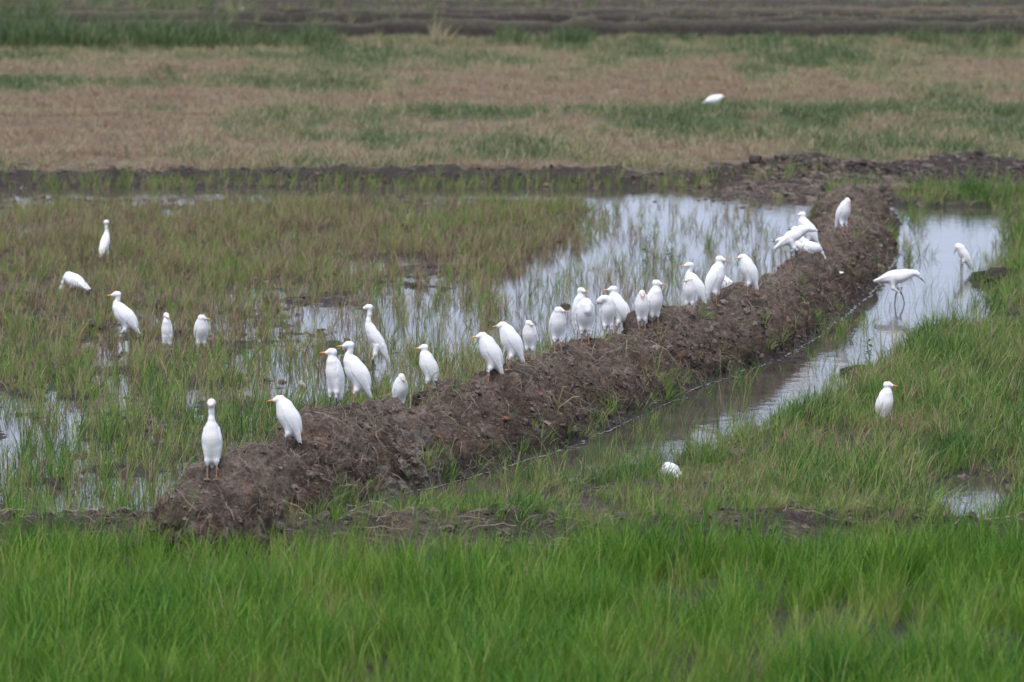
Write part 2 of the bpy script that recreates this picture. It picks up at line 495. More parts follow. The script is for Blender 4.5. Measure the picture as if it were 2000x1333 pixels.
b_me = mesh_np("earth_bank", P3, F, M_bank)
dry = sstep(.15, .5, P3[:, 2]) * .6 + .25 * big
bc = mixc(np.tile(MUD * [1.2, 1.06, .92], (len(P3), 1)), np.array([.180, .142, .115]), np.clip(dry + .2 * slump, 0, 1))
red = sstep(.35, .8, fbm(tt, ss, .45, 3, 101))
bc = mixc(bc, np.array([.15, .075, .05]), red * .25)
redspeck = sstep(.45, .7, fbm(tt, ss, .07, 3, 113)); bc = mixc(bc, np.array([.22, .10, .06]), redspeck * .3)
lightspeck = sstep(.45, .75, fbm(tt + ss * .5, ss * .35, .05, 3, 115)); bc = mixc(bc, np.array([.26, .215, .185]), lightspeck * .6)
wetfoot = sstep(.30, .03, P3[:, 2] + .06 * slump); bc = mixc(bc, np.array([.062, .050, .045]), wetfoot * .75)
ub, vb = UV(P3[:, 0], P3[:, 1])
pale = sstep(.55, .15, np.hypot((P3[:, 0] - PT(790, 905, .2)[0]) * 1.1, (P3[:, 1] - PT(790, 905, .2)[1]) * .55)) * sstep(-.1, .4, fbm(tt, ss, .1, 3, 103))
bc = mixc(bc, np.array([.24, .22, .205]), pale * .8)
grn = sstep(.4, .9, fbm(tt, ss, .7, 3, 105)) * sstep(.45, .1, P3[:, 2])
bc = mixc(bc, np.array([.07, .075, .03]), grn * .5)
attr_c(b_me, "gcol", bc)
bank_o = link("earth_bank", b_me, kind="structure", label="long curving bank of freshly dug brown mud between the paddy and the ditch")

# ray casting against the built terrain
def tri_bvh():
    vs = [tuple(q) for q in P3.tolist()]
    fs = F.tolist()
    return BVHTree.FromPolygons(vs, fs)
BVH_B = tri_bvh()
def drop(x, y, zmin=None):
    """height of the terrain under a point"""
    hit = BVH_B.ray_cast(Vector((x, y, 3)), Vector((0, 0, -1)))
    zb = hit[0].z if hit[0] is not None else -9
    zg = float(ground_z(np.array([x]), np.array([y]))[0])
    return max(zb, zg)
def on_bank(u, v):
    d = Vector((u - 1000.0, FPX * CP - (v - 666.5) * SP, -FPX * SP - (v - 666.5) * CP)).normalized()
    hit = BVH_B.ray_cast(Vector((0, 0, CAM_H)), d)
    k = 0
    while hit[0] is None and k < 20:
        k += 1; vv = v + 2 * k
        d = Vector((u - 1000.0, FPX * CP - (vv - 666.5) * SP, -FPX * SP - (vv - 666.5) * CP)).normalized()
        hit = BVH_B.ray_cast(Vector((0, 0, CAM_H)), d)
    if k: hit = BVH_B.ray_cast(Vector((0, 0, CAM_H)), (d + Vector((0, 0, -.0008))).normalized())
    return hit[0]

# foam and scum along the ditch side waterline
def foam():
    M = NT("pale scum"); n = M.noise(60, 3, .6)
    M.principled(Base_Color=M.ramp(n, [(.35, (.13, .115, .105)), (.62, (.28, .27, .265))]), Roughness=.5)
    Vf, Ff = [], []
    colw = NC - 1 - np.argmax((V2[:, ::-1, 2] > 0.001), axis=1)
    line = np.array([V2[r, colw[r], :2] for r in range(NB)])
    line = smooth(line, 8)
    k = 0
    R = random.Random(3)
    wn = fbm(np.arange(NB) * .025, np.zeros(NB), .22, 4, 7)
    on = fbm(np.arange(NB) * .025, np.zeros(NB), 1.1, 3, 9); wn = fbm(np.arange(NB) * .025, np.zeros(NB), .09, 3, 7)
    prev = False
    for r in range(30, NB - 120):
        width = max(.004, .008 + .011 * wn[r]) * (1 if on[r] > -.6 else .5) + .004 * R.random()
        if width < .004: prev = False; continue
        c = line[r] + nrm[r] * (.016 + .010 * wn[r - 7] + .005 * R.random())
        Vf += [(c[0] - nrm[r, 0] * width, c[1] - nrm[r, 1] * width, .006), (c[0] + nrm[r, 0] * width, c[1] + nrm[r, 1] * width, .007 + .004 * wn[r - 3])]
        if prev and R.random() < .93 - .3 * (on[r] < -.3): Ff.append((k - 2, k - 1, k + 1, k))
        prev = True; k += 2
    me = mesh_np("foam_line", Vf, Ff, M.m)
    link("foam_line", me, kind="stuff", label="thin pale line of foam where the ditch water meets the bank", category="foam")
foam()

# ------------------------------------------------------------------ instanced vegetation
def blade_tuft(name, mat, n, h, w, spread, curl, hv=.35, seg=4, seed=0, flat=0.0):
    R = random.Random(seed)
    Vv, Ff, bl, al = [], [], [], []
    for b in range(n):
        a = R.uniform(0, 2 * math.pi); rr = spread * math.sqrt(R.random())
        bx, by = rr * math.cos(a), rr * math.sin(a)
        d = a + R.uniform(-.9, .9); hh = h * R.uniform(1 - hv, 1 + hv * .4); cu = curl * R.uniform(.25, 1.5); wd = w * R.uniform(.7, 1.2)
        fa = R.uniform(0, math.pi); px, py = math.cos(fa) * wd / 2, math.sin(fa) * wd / 2
        rnd = R.random(); k0 = len(Vv)
        for s in range(seg + 1):
            t = s / seg
            off = cu * hh * (t ** 2) * .75 + rr * .4 * t
            z = hh * (t - .28 * cu * t * t * t) * (1 - flat)
            wt = (1 - t ** 2.2) * (.55 + .9 * t if t < .5 else 1)
            cx, cy = bx + math.cos(d) * off, by + math.sin(d) * off
            if s < seg:
                Vv += [(cx - px * wt, cy - py * wt, z), (cx + px * wt, cy + py * wt, z)]; bl += [rnd, rnd]; al += [t, t]
            else:
                Vv.append((cx, cy, z)); bl.append(rnd); al.append(1)
        for s in range(seg - 1):
            q = k0 + 2 * s; Ff.append((q, q + 1, q + 3, q + 2))
        q = k0 + 2 * (seg - 1); Ff.append((q, q + 1, q + 2))
    me = bpy.data.meshes.new(name); me.from_pydata(Vv, [], Ff); me.materials.append(mat)
    attr_f(me, "blade", bl); attr_f(me, "along", al)
    me.polygons.foreach_set("use_smooth", [True] * len(me.polygons)); me.update()
    return bpy.data.objects.new(name, me)

def scatter_group(name, protos):
    c = bpy.data.collections.new(name + "_source")
    for p in protos: c.objects.link(p)
    g = bpy.data.node_groups.new(name + "_scatter", 'GeometryNodeTree')
    g.interface.new_socket("Geometry", in_out='INPUT', socket_type='NodeSocketGeometry')
    g.interface.new_socket("Geometry", in_out='OUTPUT', socket_type='NodeSocketGeometry')
    N_ = g.nodes; gi = N_.new("NodeGroupInput"); go = N_.new("NodeGroupOutput")
    ci = N_.new("GeometryNodeCollectionInfo"); ci.inputs[0].default_value = c; ci.inputs[1].default_value = True; ci.inputs[2].default_value = True
    iop = N_.new("GeometryNodeInstanceOnPoints"); iop.inputs['Pick Instance'].default_value = True
    def at(nm, ty):
        a = N_.new("GeometryNodeInputNamedAttribute"); a.data_type = ty; a.inputs[0].default_value = nm; return a.outputs[0]
    g.links.new(gi.outputs[0], iop.inputs['Points']); g.links.new(ci.outputs[0], iop.inputs['Instance'])
    g.links.new(at("idx", 'INT'), iop.inputs['Instance Index']); g.links.new(at("rot", 'FLOAT_VECTOR'), iop.inputs['Rotation'])
    g.links.new(at("scl", 'FLOAT_VECTOR'), iop.inputs['Scale'])
    g.links.new(iop.outputs[0], go.inputs[0])
    return g

def scatter(name, P, protos, scale, tint, lean=.12, leandir=0.0, label="", category=None, rots=None, zs=None):
    n = len(P)
    me = bpy.data.meshes.new(name); me.vertices.add(n); me.vertices.foreach_set("co", np.asarray(P, np.float32).ravel())
    yaw = rng.uniform(0, 2 * np.pi, n)
    th = np.abs(rng.normal(lean, lean * .6, n)); axd = leandir + np.pi / 2 + rng.normal(0, .8, n) - yaw
    rot = np.stack([np.cos(axd) * th, np.sin(axd) * th, yaw], 1) if rots is None else rots
    attr_v(me, "rot", rot)
    zs = rng.uniform(.85, 1.2, n) if zs is None else zs
    attr_v(me, "scl", np.stack([scale, scale, scale * zs], 1))
    attr_f(me, "tint", np.clip(tint, 0, 1))
    a = me.attributes.new("idx", 'INT', 'POINT'); a.data.foreach_set("value", rng.integers(0, len(protos), n).astype(np.int32))
    me.update()
    o = link(name, me, kind="stuff", label=label)
    if category: o["category"] = category
    md = o.modifiers.new("scatter", 'NODES'); md.node_group = scatter_group(name, protos)
    return o

def rand_area(y0, y1, per_m2, marg=1.22):
    """uniform random ground points in the stretch y0..y1 widening with distance"""
    hw = 0.1225 * marg
    area = hw * (y1 ** 2 - y0 ** 2)
    n = int(area * per_m2)
    y = np.sqrt(rng.uniform(y0 ** 2, y1 ** 2, n)); x = rng.uniform(-1, 1, n) * hw * y
    return x, y

# near rice ---------------------------------------------------------
rice_p = [blade_tuft("rice_tuft", M_rice, 13, .36, .0068, .045, .5, .42, 5, 100 + k) for k in range(7)]
x, y = rand_area(17, 29.75, 165)
n = fbm(x, y, 1.1, 3, 111); keep = rng.random(len(x)) < np.clip(.8 + .7 * n + .4 * fbm(x, y, .3, 2, 14), .12, 1) * (.16 + .84 * sstep(30.1, 28.2, y + .7 * fbm(x, y, .5, 3, 5))) 
bare = ((x - PT(1970, 1290)[0]) / .28) ** 2 + ((y - PT(1970, 1290)[1]) / .5) ** 2 < 1
keep &= ~bare
x, y, n = x[keep], y[keep], n[keep]
sc = rng.uniform(.5, 1.12, len(x)) * (1 - .35 * sstep(27.8, 29.7, y)) * (1 + .2 * n + .15 * fbm(x, y, .3, 2, 6))
tint = .56 + .20 * n + rng.normal(0, .15, len(x)) - .35 * (rng.random(len(x)) < .06) + .16 * fbm(x, y, .35, 2, 7)
scatter("rice_grass", np.c_[x, y, ground_z(x, y)], rice_p, sc, tint, .10, 0.0, "dense bright green young rice filling the foreground")

# weeds on the right -------------------------------------------------
weed_p = [blade_tuft("weed_tuft", M_grass, 11, .20, .0072, .04, .75, .45, 4, 200 + k) for k in range(6)] + \
         [blade_tuft("weed_tuft", M_grass, 8, .27, .0065, .03, .5, .4, 4, 230 + k) for k in range(3)]
x, y = rand_area(29.0, 58.5, 250)
zn = zones(x, y); u, v, bank, can, pond = zn
xl = np.interp(y, Lr[:, 1], Lr[:, 0], left=-2.6, right=4.3)
right = (x > xl) & (bank < -.02)
z = ground_z(x, y, zn)
shore = sstep(.30, -.05, can + .25 * fbm(x, y, .35, 3, 121))
lowcan = sstep(980, 1150, v + 0 * u) + sstep(1280, 1000, u) * sstep(860, 900, v) * .75
pr = np.clip(np.where(can > 0, np.maximum(shore * .35, .5 * np.clip(lowcan, 0, 1)), .92), 0, 1)
pr = pr * np.where((z < 0) & (can < 0), .12, 1) * np.clip(.75 + .85 * fbm(x, y, .55, 3, 123), .06, 1) * np.where((y > 29.3) & (y < 30.2), .62, 1)
bo = sstep(.0, .35, -bank)
pr = pr * (1 - .85 * np.exp(-(((u - 1892) / 55) ** 2 + ((v - 992) / 34) ** 2) ** 2))
keep = right & (rng.random(len(x)) < pr * (.25 + .75 * bo)) & ((y > 29.4))
x, y, z, u, v = x[keep], y[keep], z[keep], u[keep], v[keep]
n = fbm(x, y, .8, 3, 125)
sc = rng.uniform(.55, 1.15, len(x)) * (1 + .25 * n) * (.8 + .25 * sstep(1200, 1700, u))
tint = .67 + .18 * n + .14 * fbm(x, y, .3, 2, 8) + rng.normal(0, .13, len(x)) - .42 * (rng.random(len(x)) < .10)
scatter("weedy_grass", np.c_[x, y, np.maximum(z, -.03)], weed_p, sc, tint, .22, 0.0, "low green weedy grass on the wet ground right of the ditch")

# left paddy ---------------------------------------------------------
pad_p = [blade_tuft("paddy_tuft", M_grass, 8, .27, .0075, .035, .4, .4, 4, 300 + k) for k in range(7)]
low_p = [blade_tuft("paddy_low_tuft", M_grass, 10, .12, .008, .05, .9, .4, 3, 330 + k) for k in range(5)]
for nm, protos, dens, low in (("paddy_grass", pad_p, 120, False), ("paddy_undergrowth", low_p, 120, True)):
    x, y = rand_area(30.1, 60.3, dens)
    zn = zones(x, y); u, v, bank, can, pond = zn
    xl = np.interp(y, Lr[:, 1], Lr[:, 0], left=-2.4, right=3.3)
    z = ground_z(x, y, zn)
    n = fbm(x, y, .9, 3, 131); n2 = fbm(x, y, .3, 3, 133)
    pr = np.clip(.62 + .55 * n + .6 * n2, .03, 1) * np.where(z < 0, .66 if not low else .14, 1)
    pr = pr * (1 - .74 * sstep(-.15, .3, pond)) * (1 - .8 * np.exp(-((v - 373) / 9) ** 2)) * (1 - .6 * sstep(410, 392, v)) * (.75 + .25 * sstep(600, 450, v))
    pr = pr * (1 + .8 * sstep(560, 500, v) * sstep(1150, 1050, u))
    pr = pr * (1 - .45 * sstep(420, 600, u) * sstep(1000, 900, u) * np.exp(-((v - 630) / 60) ** 2))
    keep = (x < xl - .08) & (bank < -.03) & (rng.random(len(x)) < pr)
    x, y, z, u, v, n, n2 = (q[keep] for q in (x, y, z, u, v, n, n2))
    sc = rng.uniform(.6, 1.15, len(x)) * (1 + .2 * n2) * (1 - .6 * sstep(415, 392, v)) * (.85 + .15 * sstep(500, 800, v))
    dryness = sstep(900, 560, v) * .26 - .08 * sstep(700, 1000, u) * sstep(560, 420, v)
    dryness = dryness - .12 * np.exp(-((v - 345) / 15) ** 2)
    tint = .68 - dryness + .20 * n + .16 * n2 + rng.normal(0, .14, len(x)) - (.30 if low else .40) * (rng.random(len(x)) < .18 + .25 * sstep(800, 550, v))
    scatter(nm, np.c_[x, y, np.maximum(z, -.04)], protos, sc, tint, .12, 0.0,
            "sparse green and straw coloured grass standing in the flooded paddy" if not low else "short matted weeds on the mud of the flooded paddy")

# far field ----------------------------------------------------------
fld_p = [blade_tuft("stubble_tuft", M_field, 14, .17, .009, .09, .8, .45, 3, 400 + k) for k in range(6)]
x, y = rand_area(61.0, 100.8, 36)
heap = x > 2.8
keep = ~(heap & (y < 62.7))
x, y = x[keep], y[keep]
ft = field_tint(x, y); n = fbm(x, y, .9, 3, 141)
keep = rng.random(len(x)) < np.clip(.8 + .5 * n, .3, 1); x, y, ft, n = x[keep], y[keep], ft[keep], n[keep]
sc = rng.uniform(.6, 1.2, len(x)) * (.85 + .35 * ft + .2 * n)
tint = .10 + .72 * ft + rng.normal(0, .10, len(x))
scatter("field_grass", np.c_[x, y, ground_z(x, y)], fld_p, sc, tint, .18, 0.0, "dry pinkish stubble with patches of green weeds in the far field")
wd_p = [blade_tuft("tall_weed_tuft", M_field, 26, .50, .014, .16, .6, .5, 4, 430 + k) for k in range(5)]
pts = []
def clump(u0, u1, v0, v1, n, hs_, tn):
    for _ in range(n):
        uu = random.uniform(u0, u1); vv = random.uniform(v0, v1)
        q = PT(uu, vv); pts.append((q[0], q[1], hs_ * random.uniform(.6, 1.2), tn + random.gauss(0, .08)))
clump(-300, 450, 88, 112, 420, 1.25, .97); clump(-300, 120, 60, 100, 160, 1.2, .95); clump(450, 660, 92, 112, 90, 1.0, .95); clump(640, 1000, 100, 112, 70, .5, .85)
clump(970, 1020, 92, 104, 26, .9, .9); clump(1085, 1150, 92, 104, 40, .95, .97); clump(1750, 2350, 88, 108, 130, .9, .93); clump(0, 500, 20, 60, 150, 1.1, .8)
clump(500, 2300, 16, 36, 260, .6, .8); clump(500, 2300, 44, 48, 160, .22, .6); clump(600, 2300, 60, 66, 160, .25, .55); clump(400, 2300, 84, 96, 260, .3, .85); clump(845, 870, 95, 105, 4, 1.3, .4); clump(280, 360, 150, 190, 30, .5, .93); clump(180, 700, 170, 178, 60, .4, .85)
clump(500, 2300, 236, 250, 330, .42, .88); clump(1500, 2300, 232, 246, 90, .5, .92); clump(240, 360, 238, 248, 30, .45, .9); clump(480, 530, 152, 166, 14, .45, .9)
clump(600, 640, 152, 164, 12, .4, .9); clump(1530, 1620, 138, 150, 26, .45, .95); clump(980, 1320, 92, 98, 40, .4, .9); clump(800, 840, 180, 190, 10, .5, .9)
clump(-300, 2300, -30, 12, 360, .9, .6); clump(-300, 2300, 110, 335, 420, .22, .95); clump(-300, 2300, 110, 335, 200, .25, .1); clump(0, 900, 40, 90, 160, .7, .75); clump(560, 1500, 96, 110, 120, .35, .75); clump(-300, 900, 246, 256, 60, .25, .2)
pts = np.array(pts)
scatter("far_weeds", np.c_[pts[:, 0], pts[:, 1], ground_z(pts[:, 0], pts[:, 1])], wd_p, pts[:, 2], pts[:, 3], .2, 0.0, "dark green tall weeds along the edges of the far plots")
x, y = rand_area(101, 150, 14)
n = fbm(x * .3, y, 2.2, 4, 81); keep = (rng.random(len(x)) < .35 + .5 * n)
for yc in (101.6, 107.0, 111.8): keep &= ~(np.abs(y - yc + .7) < .9)
x, y, n = x[keep], y[keep], n[keep]
scatter("plot_weeds", np.c_[x, y, ground_z(x, y)], fld_p, rng.uniform(.4, 1.6, len(x)), .55 + .6 * n + rng.normal(0, .2, len(x)), .2, 0.0, "thin weeds on the ploughed plots farthest away")
# green fringe on far bund
x = rng.uniform(-9.5, 9.5, 700); y = 60.0 + rng.normal(0, .22, len(x)); keep = (x < 3) | (rng.random(len(x)) < .3); x, y = x[keep], y[keep]
z = ground_z(x, y); scatter("fringe_grass", np.c_[x, y, np.maximum(z, -.03)], pad_p, rng.uniform(.5, 1.1, len(x)), .62 + rng.normal(0, .12, len(x)), .15, 0.0, "green grass fringe along the foot of the far bund")
# reeds in the ditch and pond ----------------------------------------
reed_p = [blade_tuft("reed_tuft", M_grass, 5, .38, .005, .06, .45, .4, 5, 500 + k) for k in range(5)]
pts = []
for (cu, cv, ru, rv, n) in ((1390, 775, 20, 12, 5), (1430, 790, 40, 20, 8), (1600, 720, 25, 16, 7), (1860, 600, 60, 22, 26), (1750, 600, 40, 14, 9), (1900, 520, 25, 30, 8), (1260, 430, 20, 12, 6),
                            (1440, 470, 120, 50, 24), (1300, 500, 60, 30, 26), (1520, 395, 6, 10, 9), (1350, 560, 80, 20, 22), (1240, 560, 60, 40, 30), (1060, 600, 50, 30, 30),
                            (1320, 860, 70, 14, 30), (1310, 955, 45, 7, 16), (1420, 850, 50, 14, 22), (1200, 905, 80, 12, 30), (1050, 940, 80, 12, 26), (1820, 560, 12, 10, 3), (1690, 650, 18, 18, 10), (950, 640, 60, 30, 26), (1130, 560, 40, 40, 16), (1800, 420, 30, 8, 4), (1640, 640, 10, 8, 2)):
    for _ in range(n):
        q = PT(random.gauss(cu, ru * .6), random.gauss(cv, rv * .6)); pts.append((q[0], q[1], -.03))
pts = np.array(pts); nn = len(pts)
scatter("reeds", pts, reed_p, rng.uniform(.55, 1.15, nn), .72 + rng.normal(0, .14, nn), .12, 0.0, "thin reeds standing in the pond and ditch water")

# things lying and growing on the bank ----------------------------------
fl = F; tri_c = P3[fl].mean(1); fn = np.cross(P3[fl[:, 1]] - P3[fl[:, 0]], P3[fl[:, 3]] - P3[fl[:, 0]]); fn *= np.sign(fn[:, 2:3] + 1e-9)
above = tri_c[:, 2] > .02
cand = np.where(above)[0]
def bank_pts(n, weight=None):
    p = weight[cand] if weight is not None else np.ones(len(cand))
    return rng.choice(cand, n, p=p / p.sum())
def clod_mesh(k):
    import bmesh
    bm = bmesh.new(); bmesh.ops.create_icosphere(bm, subdivisions=2, radius=1)
    R = random.Random(k); from mathutils import noise
    for vtx in bm.verts:
        q = vtx.co.copy(); d = noise.noise(q * 1.3 + Vector((k * 7.1, 0, 0))) * .5 + noise.noise(q * 3.1 + Vector((0, k * 3.1, 0))) * .3
        vtx.co = q * (1 + d); vtx.co.z *= .7
    me = bpy.data.meshes.new("clod"); bm.to_mesh(me); bm.free(); me.materials.append(M_clod)
    return bpy.data.objects.new("clod", me)
tc = NT("crumbled soil clods")
_t = tc.n("ShaderNodeAttribute", attribute_type='INSTANCER', attribute_name="tint").outputs['Fac']
_g = tc.n("ShaderNodeNewGeometry").outputs['Position']
_n = tc.noise(60, 5, .7, _g)
tc.principled(Base_Color=tc.mix(1.0, tc.ramp(_t, [(0, (.04, .032, .028)), (.45, (.105, .083, .07)), (.8, (.18, .14, .118)), (1, (.19, .09, .055))]), tc.ramp(_n, [(.35, (.5, .5, .5)), (.65, (1.5, 1.5, 1.5))]), 'MULTIPLY'),
              Roughness=.95, Normal=tc.bump(_n, .8, .01), Specular_IOR_Level=.2)
M_clod = tc.m
clods = [clod_mesh(k) for k in range(6)]
ids = bank_pts(9000)
q = tri_c[ids] + rng.normal(0, .008, (len(ids), 3))
scatter("soil_clods", q, clods, np.clip(rng.lognormal(math.log(.012), .5, len(ids)), .005, .05), rng.normal(.42, .22, len(ids)) + .25 * sstep(.1, .5, q[:, 2]) - .1, .5, 0, "crumbly clods of dug soil lying on the bank")
# straw and roots
ts = NT("dry straw"); _t = ts.n("ShaderNodeAttribute", attribute_type='INSTANCER', attribute_name="tint").outputs['Fac']
ts.principled(Base_Color=ts.ramp(_t, [(0, (.075, .052, .04)), (.4, (.20, .145, .11)), (.75, (.32, .25, .19)), (1, (.42, .36, .28))]), Roughness=.8)
def straw(k):
    R = random.Random(k); Vv = []; Ff = []
    n = 6; L = 1.0; bend = R.uniform(-.25, .25) if k % 3 else R.uniform(-.7, .7); bz = R.uniform(.01, .12)
    for s in range(n + 1):
        t = s / n; x_ = (t - .5) * L; y_ = bend * (t - .5) ** 2 + .015 * math.sin(t * 9 + k); z_ = bz * math.sin(math.pi * t) + .02 * math.sin(t * 14 + k)
        w = .0085 * (1 - .6 * t)
        Vv += [(x_, y_ - w, z_), (x_, y_ + w, z_), (x_, y_, z_ + w * 1.3)]
        if s: 
            a = 3 * (s - 1); b = 3 * s
            Ff += [(a, a + 1, b + 1, b), (a + 1, a + 2, b + 2, b + 1), (a + 2, a, b, b + 2)]
    me = bpy.data.meshes.new("straw"); me.from_pydata(Vv, [], Ff); me.materials.append(ts.m)
    return bpy.data.objects.new("straw", me)
straws = [straw(k) for k in range(8)]
def lay_on(ids, jitter=.35):
    nn = fn[ids] / np.linalg.norm(fn[ids], axis=1)[:, None]
    nn = nn + rng.normal(0, jitter, nn.shape); nn /= np.linalg.norm(nn, axis=1)[:, None]
    rots = []
    for k in range(len(ids)):
        zax = Vector(nn[k]); down = Vector((0, 0, -1)); xx = (down - zax * down.dot(zax))
        a = random.gauss(0, .9)
        if xx.length < .2: a = random.uniform(0, 6.28); xx = Vector((1, 0, 0)) - zax * zax.x
        xx.normalize(); yy = zax.cross(xx); x2 = xx * math.cos(a) + yy * math.sin(a); y2 = zax.cross(x2)
        e = Matrix((x2, y2, zax)).transposed().to_euler(); rots.append(tuple(e))
    return np.array(rots)
tf = tt[fl[:, 0]]; sf = ss[fl[:, 0]]
wts = np.clip(.25 + sstep(-.1, .6, fbm(tf, sf, .45, 3, 151)) + .6 * sstep(.3, .5, tri_c[:, 2]), .05, 3)
ids = bank_pts(23000, wts)
scatter("bank_straw", tri_c[ids] + [0, 0, .003], straws, np.clip(rng.lognormal(math.log(.10), .55, len(ids)), .03, .34), rng.normal(.42, .2, len(ids)), label="dry straw and roots lying over the dug bank", rots=lay_on(ids))
# green shoots on the bank
wts = np.clip(sstep(.0, .7, fbm(tf, sf, .5, 3, 161)), 0, 1) ** 2 * (.2 + sstep(.30, .08, tri_c[:, 2])) + .004 + .5 * sstep(16, 5, tf) * sstep(.22, .02, tri_c[:, 2])
ids = bank_pts(900, wts)
scatter("bank_grass", tri_c[ids] - [0, 0, .01], weed_p, rng.uniform(.3, .95, len(ids)), rng.normal(.66, .16, len(ids)), .35, 0.0, "scattered green shoots on the dug bank")
# straw litter and clods on the near bund, far bund and paddy mud
x, y = rand_area(29.2, 30.3, 170); z = ground_z(x, y)
x2, y2 = rand_area(60.2, 62.6, 40); xm = rng.normal(4.15, .8, 900); ym = rng.normal(59.4, 1.1, 900); x2 = np.r_[x2, xm]; y2 = np.r_[y2, ym]; z2 = ground_z(x2, y2)
x3, y3 = rand_area(30.3, 60, 14); z3 = ground_z(x3, y3); k3 = z3 > 0.0
P_ = np.r_[np.c_[x, y, z], np.c_[x2, y2, z2], np.c_[x3, y3, z3][k3]]
scatter("ground_straw", P_ + [0, 0, .004], straws, np.clip(rng.lognormal(math.log(.13), .5, len(P_)), .04, .4), rng.normal(.55, .2, len(P_)), .15, label="dry straw littering the low bunds and paddy mud")
x, y = rand_area(29.3, 30.2, 120); z = ground_z(x, y)
x2, y2 = rand_area(59.9, 62.4, 60); kk = rng.random(len(x2)) < np.where(x2 > 2.8, 1, .4); x2, y2 = x2[kk], y2[kk]; x2 = np.r_[x2, rng.normal(4.15, .8, 900)]; y2 = np.r_[y2, rng.normal(59.4, 1.1, 900)]; z2 = ground_z(x2, y2)
x3, y3 = rand_area(30.3, 60, 16); z3 = ground_z(x3, y3); k3 = (z3 > -.015) & (z3 < .06)
P_ = np.r_[np.c_[x, y, z], np.c_[x2, y2, z2], np.c_[x3, y3, z3][k3]]
s_ = np.clip(rng.lognormal(math.log(.028), .5, len(P_)), .01, .10) * np.where(P_[:, 1] < 30.6, .55, 1) * np.where((P_[:, 1] > 60.5) & (P_[:, 0] > 2.8), 1.15, 1)
scatter("ground_clods", P_, clods, s_, rng.normal(.35, .2, len(P_)), .5, 0, "dark clods of mud on the bunds and in the paddy")

# ------------------------------------------------------------------ egrets
def feather_mat():
    t = NT("white plumage")
    buff = t.n("ShaderNodeAttribute", attribute_name="buff").outputs['Fac']
    tc_ = t.n("ShaderNodeTexCoord").outputs['Object']
    mp = t.n("ShaderNodeMapping"); mp.inputs['Scale'].default_value = (90, 90, 26); t.l(tc_, mp.inputs[0])
    n = t.noise(1.0, 4, .6, mp.outputs[0]); n2 = t.noise(18, 3, .6, tc_)
    c = t.mix(t.math('MULTIPLY', n2, .3), (.80, .785, .775), (.60, .57, .55))
    c = t.mix(buff, c, (.72, .42, .24))
    t.principled(Base_Color=c, Roughness=.85, Specular_IOR_Level=.15, Normal=t.bump(n, .4, .010), Subsurface_Weight=.12, Subsurface_Radius=(.01, .01, .01), Subsurface_Scale=.3, Sheen_Weight=.1)
    return t.m
M_feather = feather_mat()
def flatmat(name, col, rough=.5, var=.25):
    t = NT(name); n = t.noise(60, 3, .6, t.n("ShaderNodeTexCoord").outputs['Object'])
    c = tuple(col); t.principled(Base_Color=t.ramp(n, [(.3, tuple(k * (1 - var) for k in c)), (.7, tuple(min(1, k * (1 + var)) for k in c))]), Roughness=rough)
    return t.m
M_bill_o = flatmat("orange yellow bill", (.72, .30, .07), .45)
M_bill_k = flatmat("black bill", (.03, .03, .035), .4)
M_leg_t = flatmat("tan leg skin", (.30, .17, .10), .6)
M_leg_d = flatmat("dark grey leg skin", (.055, .05, .055), .55)
M_iris = flatmat("pale yellow iris", (.65, .52, .22), .3)
M_pupil = flatmat("black pupil", (.01, .01, .01), .15, 0)

def sd_chain(X, Y, Z, pts, k=.018, squash=1.0, y0=0.0):
    """smooth union of round cones through pts (x, y, z, r); squash < 1 flattens sideways"""
    out = None
    for (a, b) in zip(pts[:-1], pts[1:]):
        ax, ay, az, ar = a; bx, by, bz, br = b
        ex, ey, ez = bx - ax, (by - ay) / squash, bz - az
        px, py, pz = X - ax, (Y - ay) / squash, Z - az
        h = np.clip((px * ex + py * ey + pz * ez) / (ex * ex + ey * ey + ez * ez + 1e-9), 0, 1)
        d = np.sqrt((px - ex * h) ** 2 + (py - ey * h) ** 2 + (pz - ez * h) ** 2) - (ar + (br - ar) * h)
        out = d if out is None else smin(out, d, k)
    return out
def smin(a, b, k):
    h = np.clip(.5 + .5 * (b - a) / k, 0, 1)
    return b + (a - b) * h - k * h * (1 - h)
def polygonize(fn_, lo, hi, vox):
    lo = np.array(lo); hi = np.array(hi); n = np.ceil((hi - lo) / vox).astype(int) + 1
    ax = [lo[k] + vox * np.arange(n[k], dtype=np.float32) for k in range(3)]
    X, Y, Z = np.meshgrid(*ax, indexing='ij', sparse=True)
    d = np.ascontiguousarray(np.broadcast_to(fn_(X, Y, Z), tuple(n)).astype(np.float32))
    g = openvdb.FloatGrid(background=1.0); g.copyFromArray(d)
    pts, tris, quads = g.convertToPolygons(isovalue=0.0, adaptivity=0.0)
    pts = np.asarray(pts) * vox + lo
    return pts, np.asarray(quads)[:, ::-1] if len(quads) else np.asarray(tris)

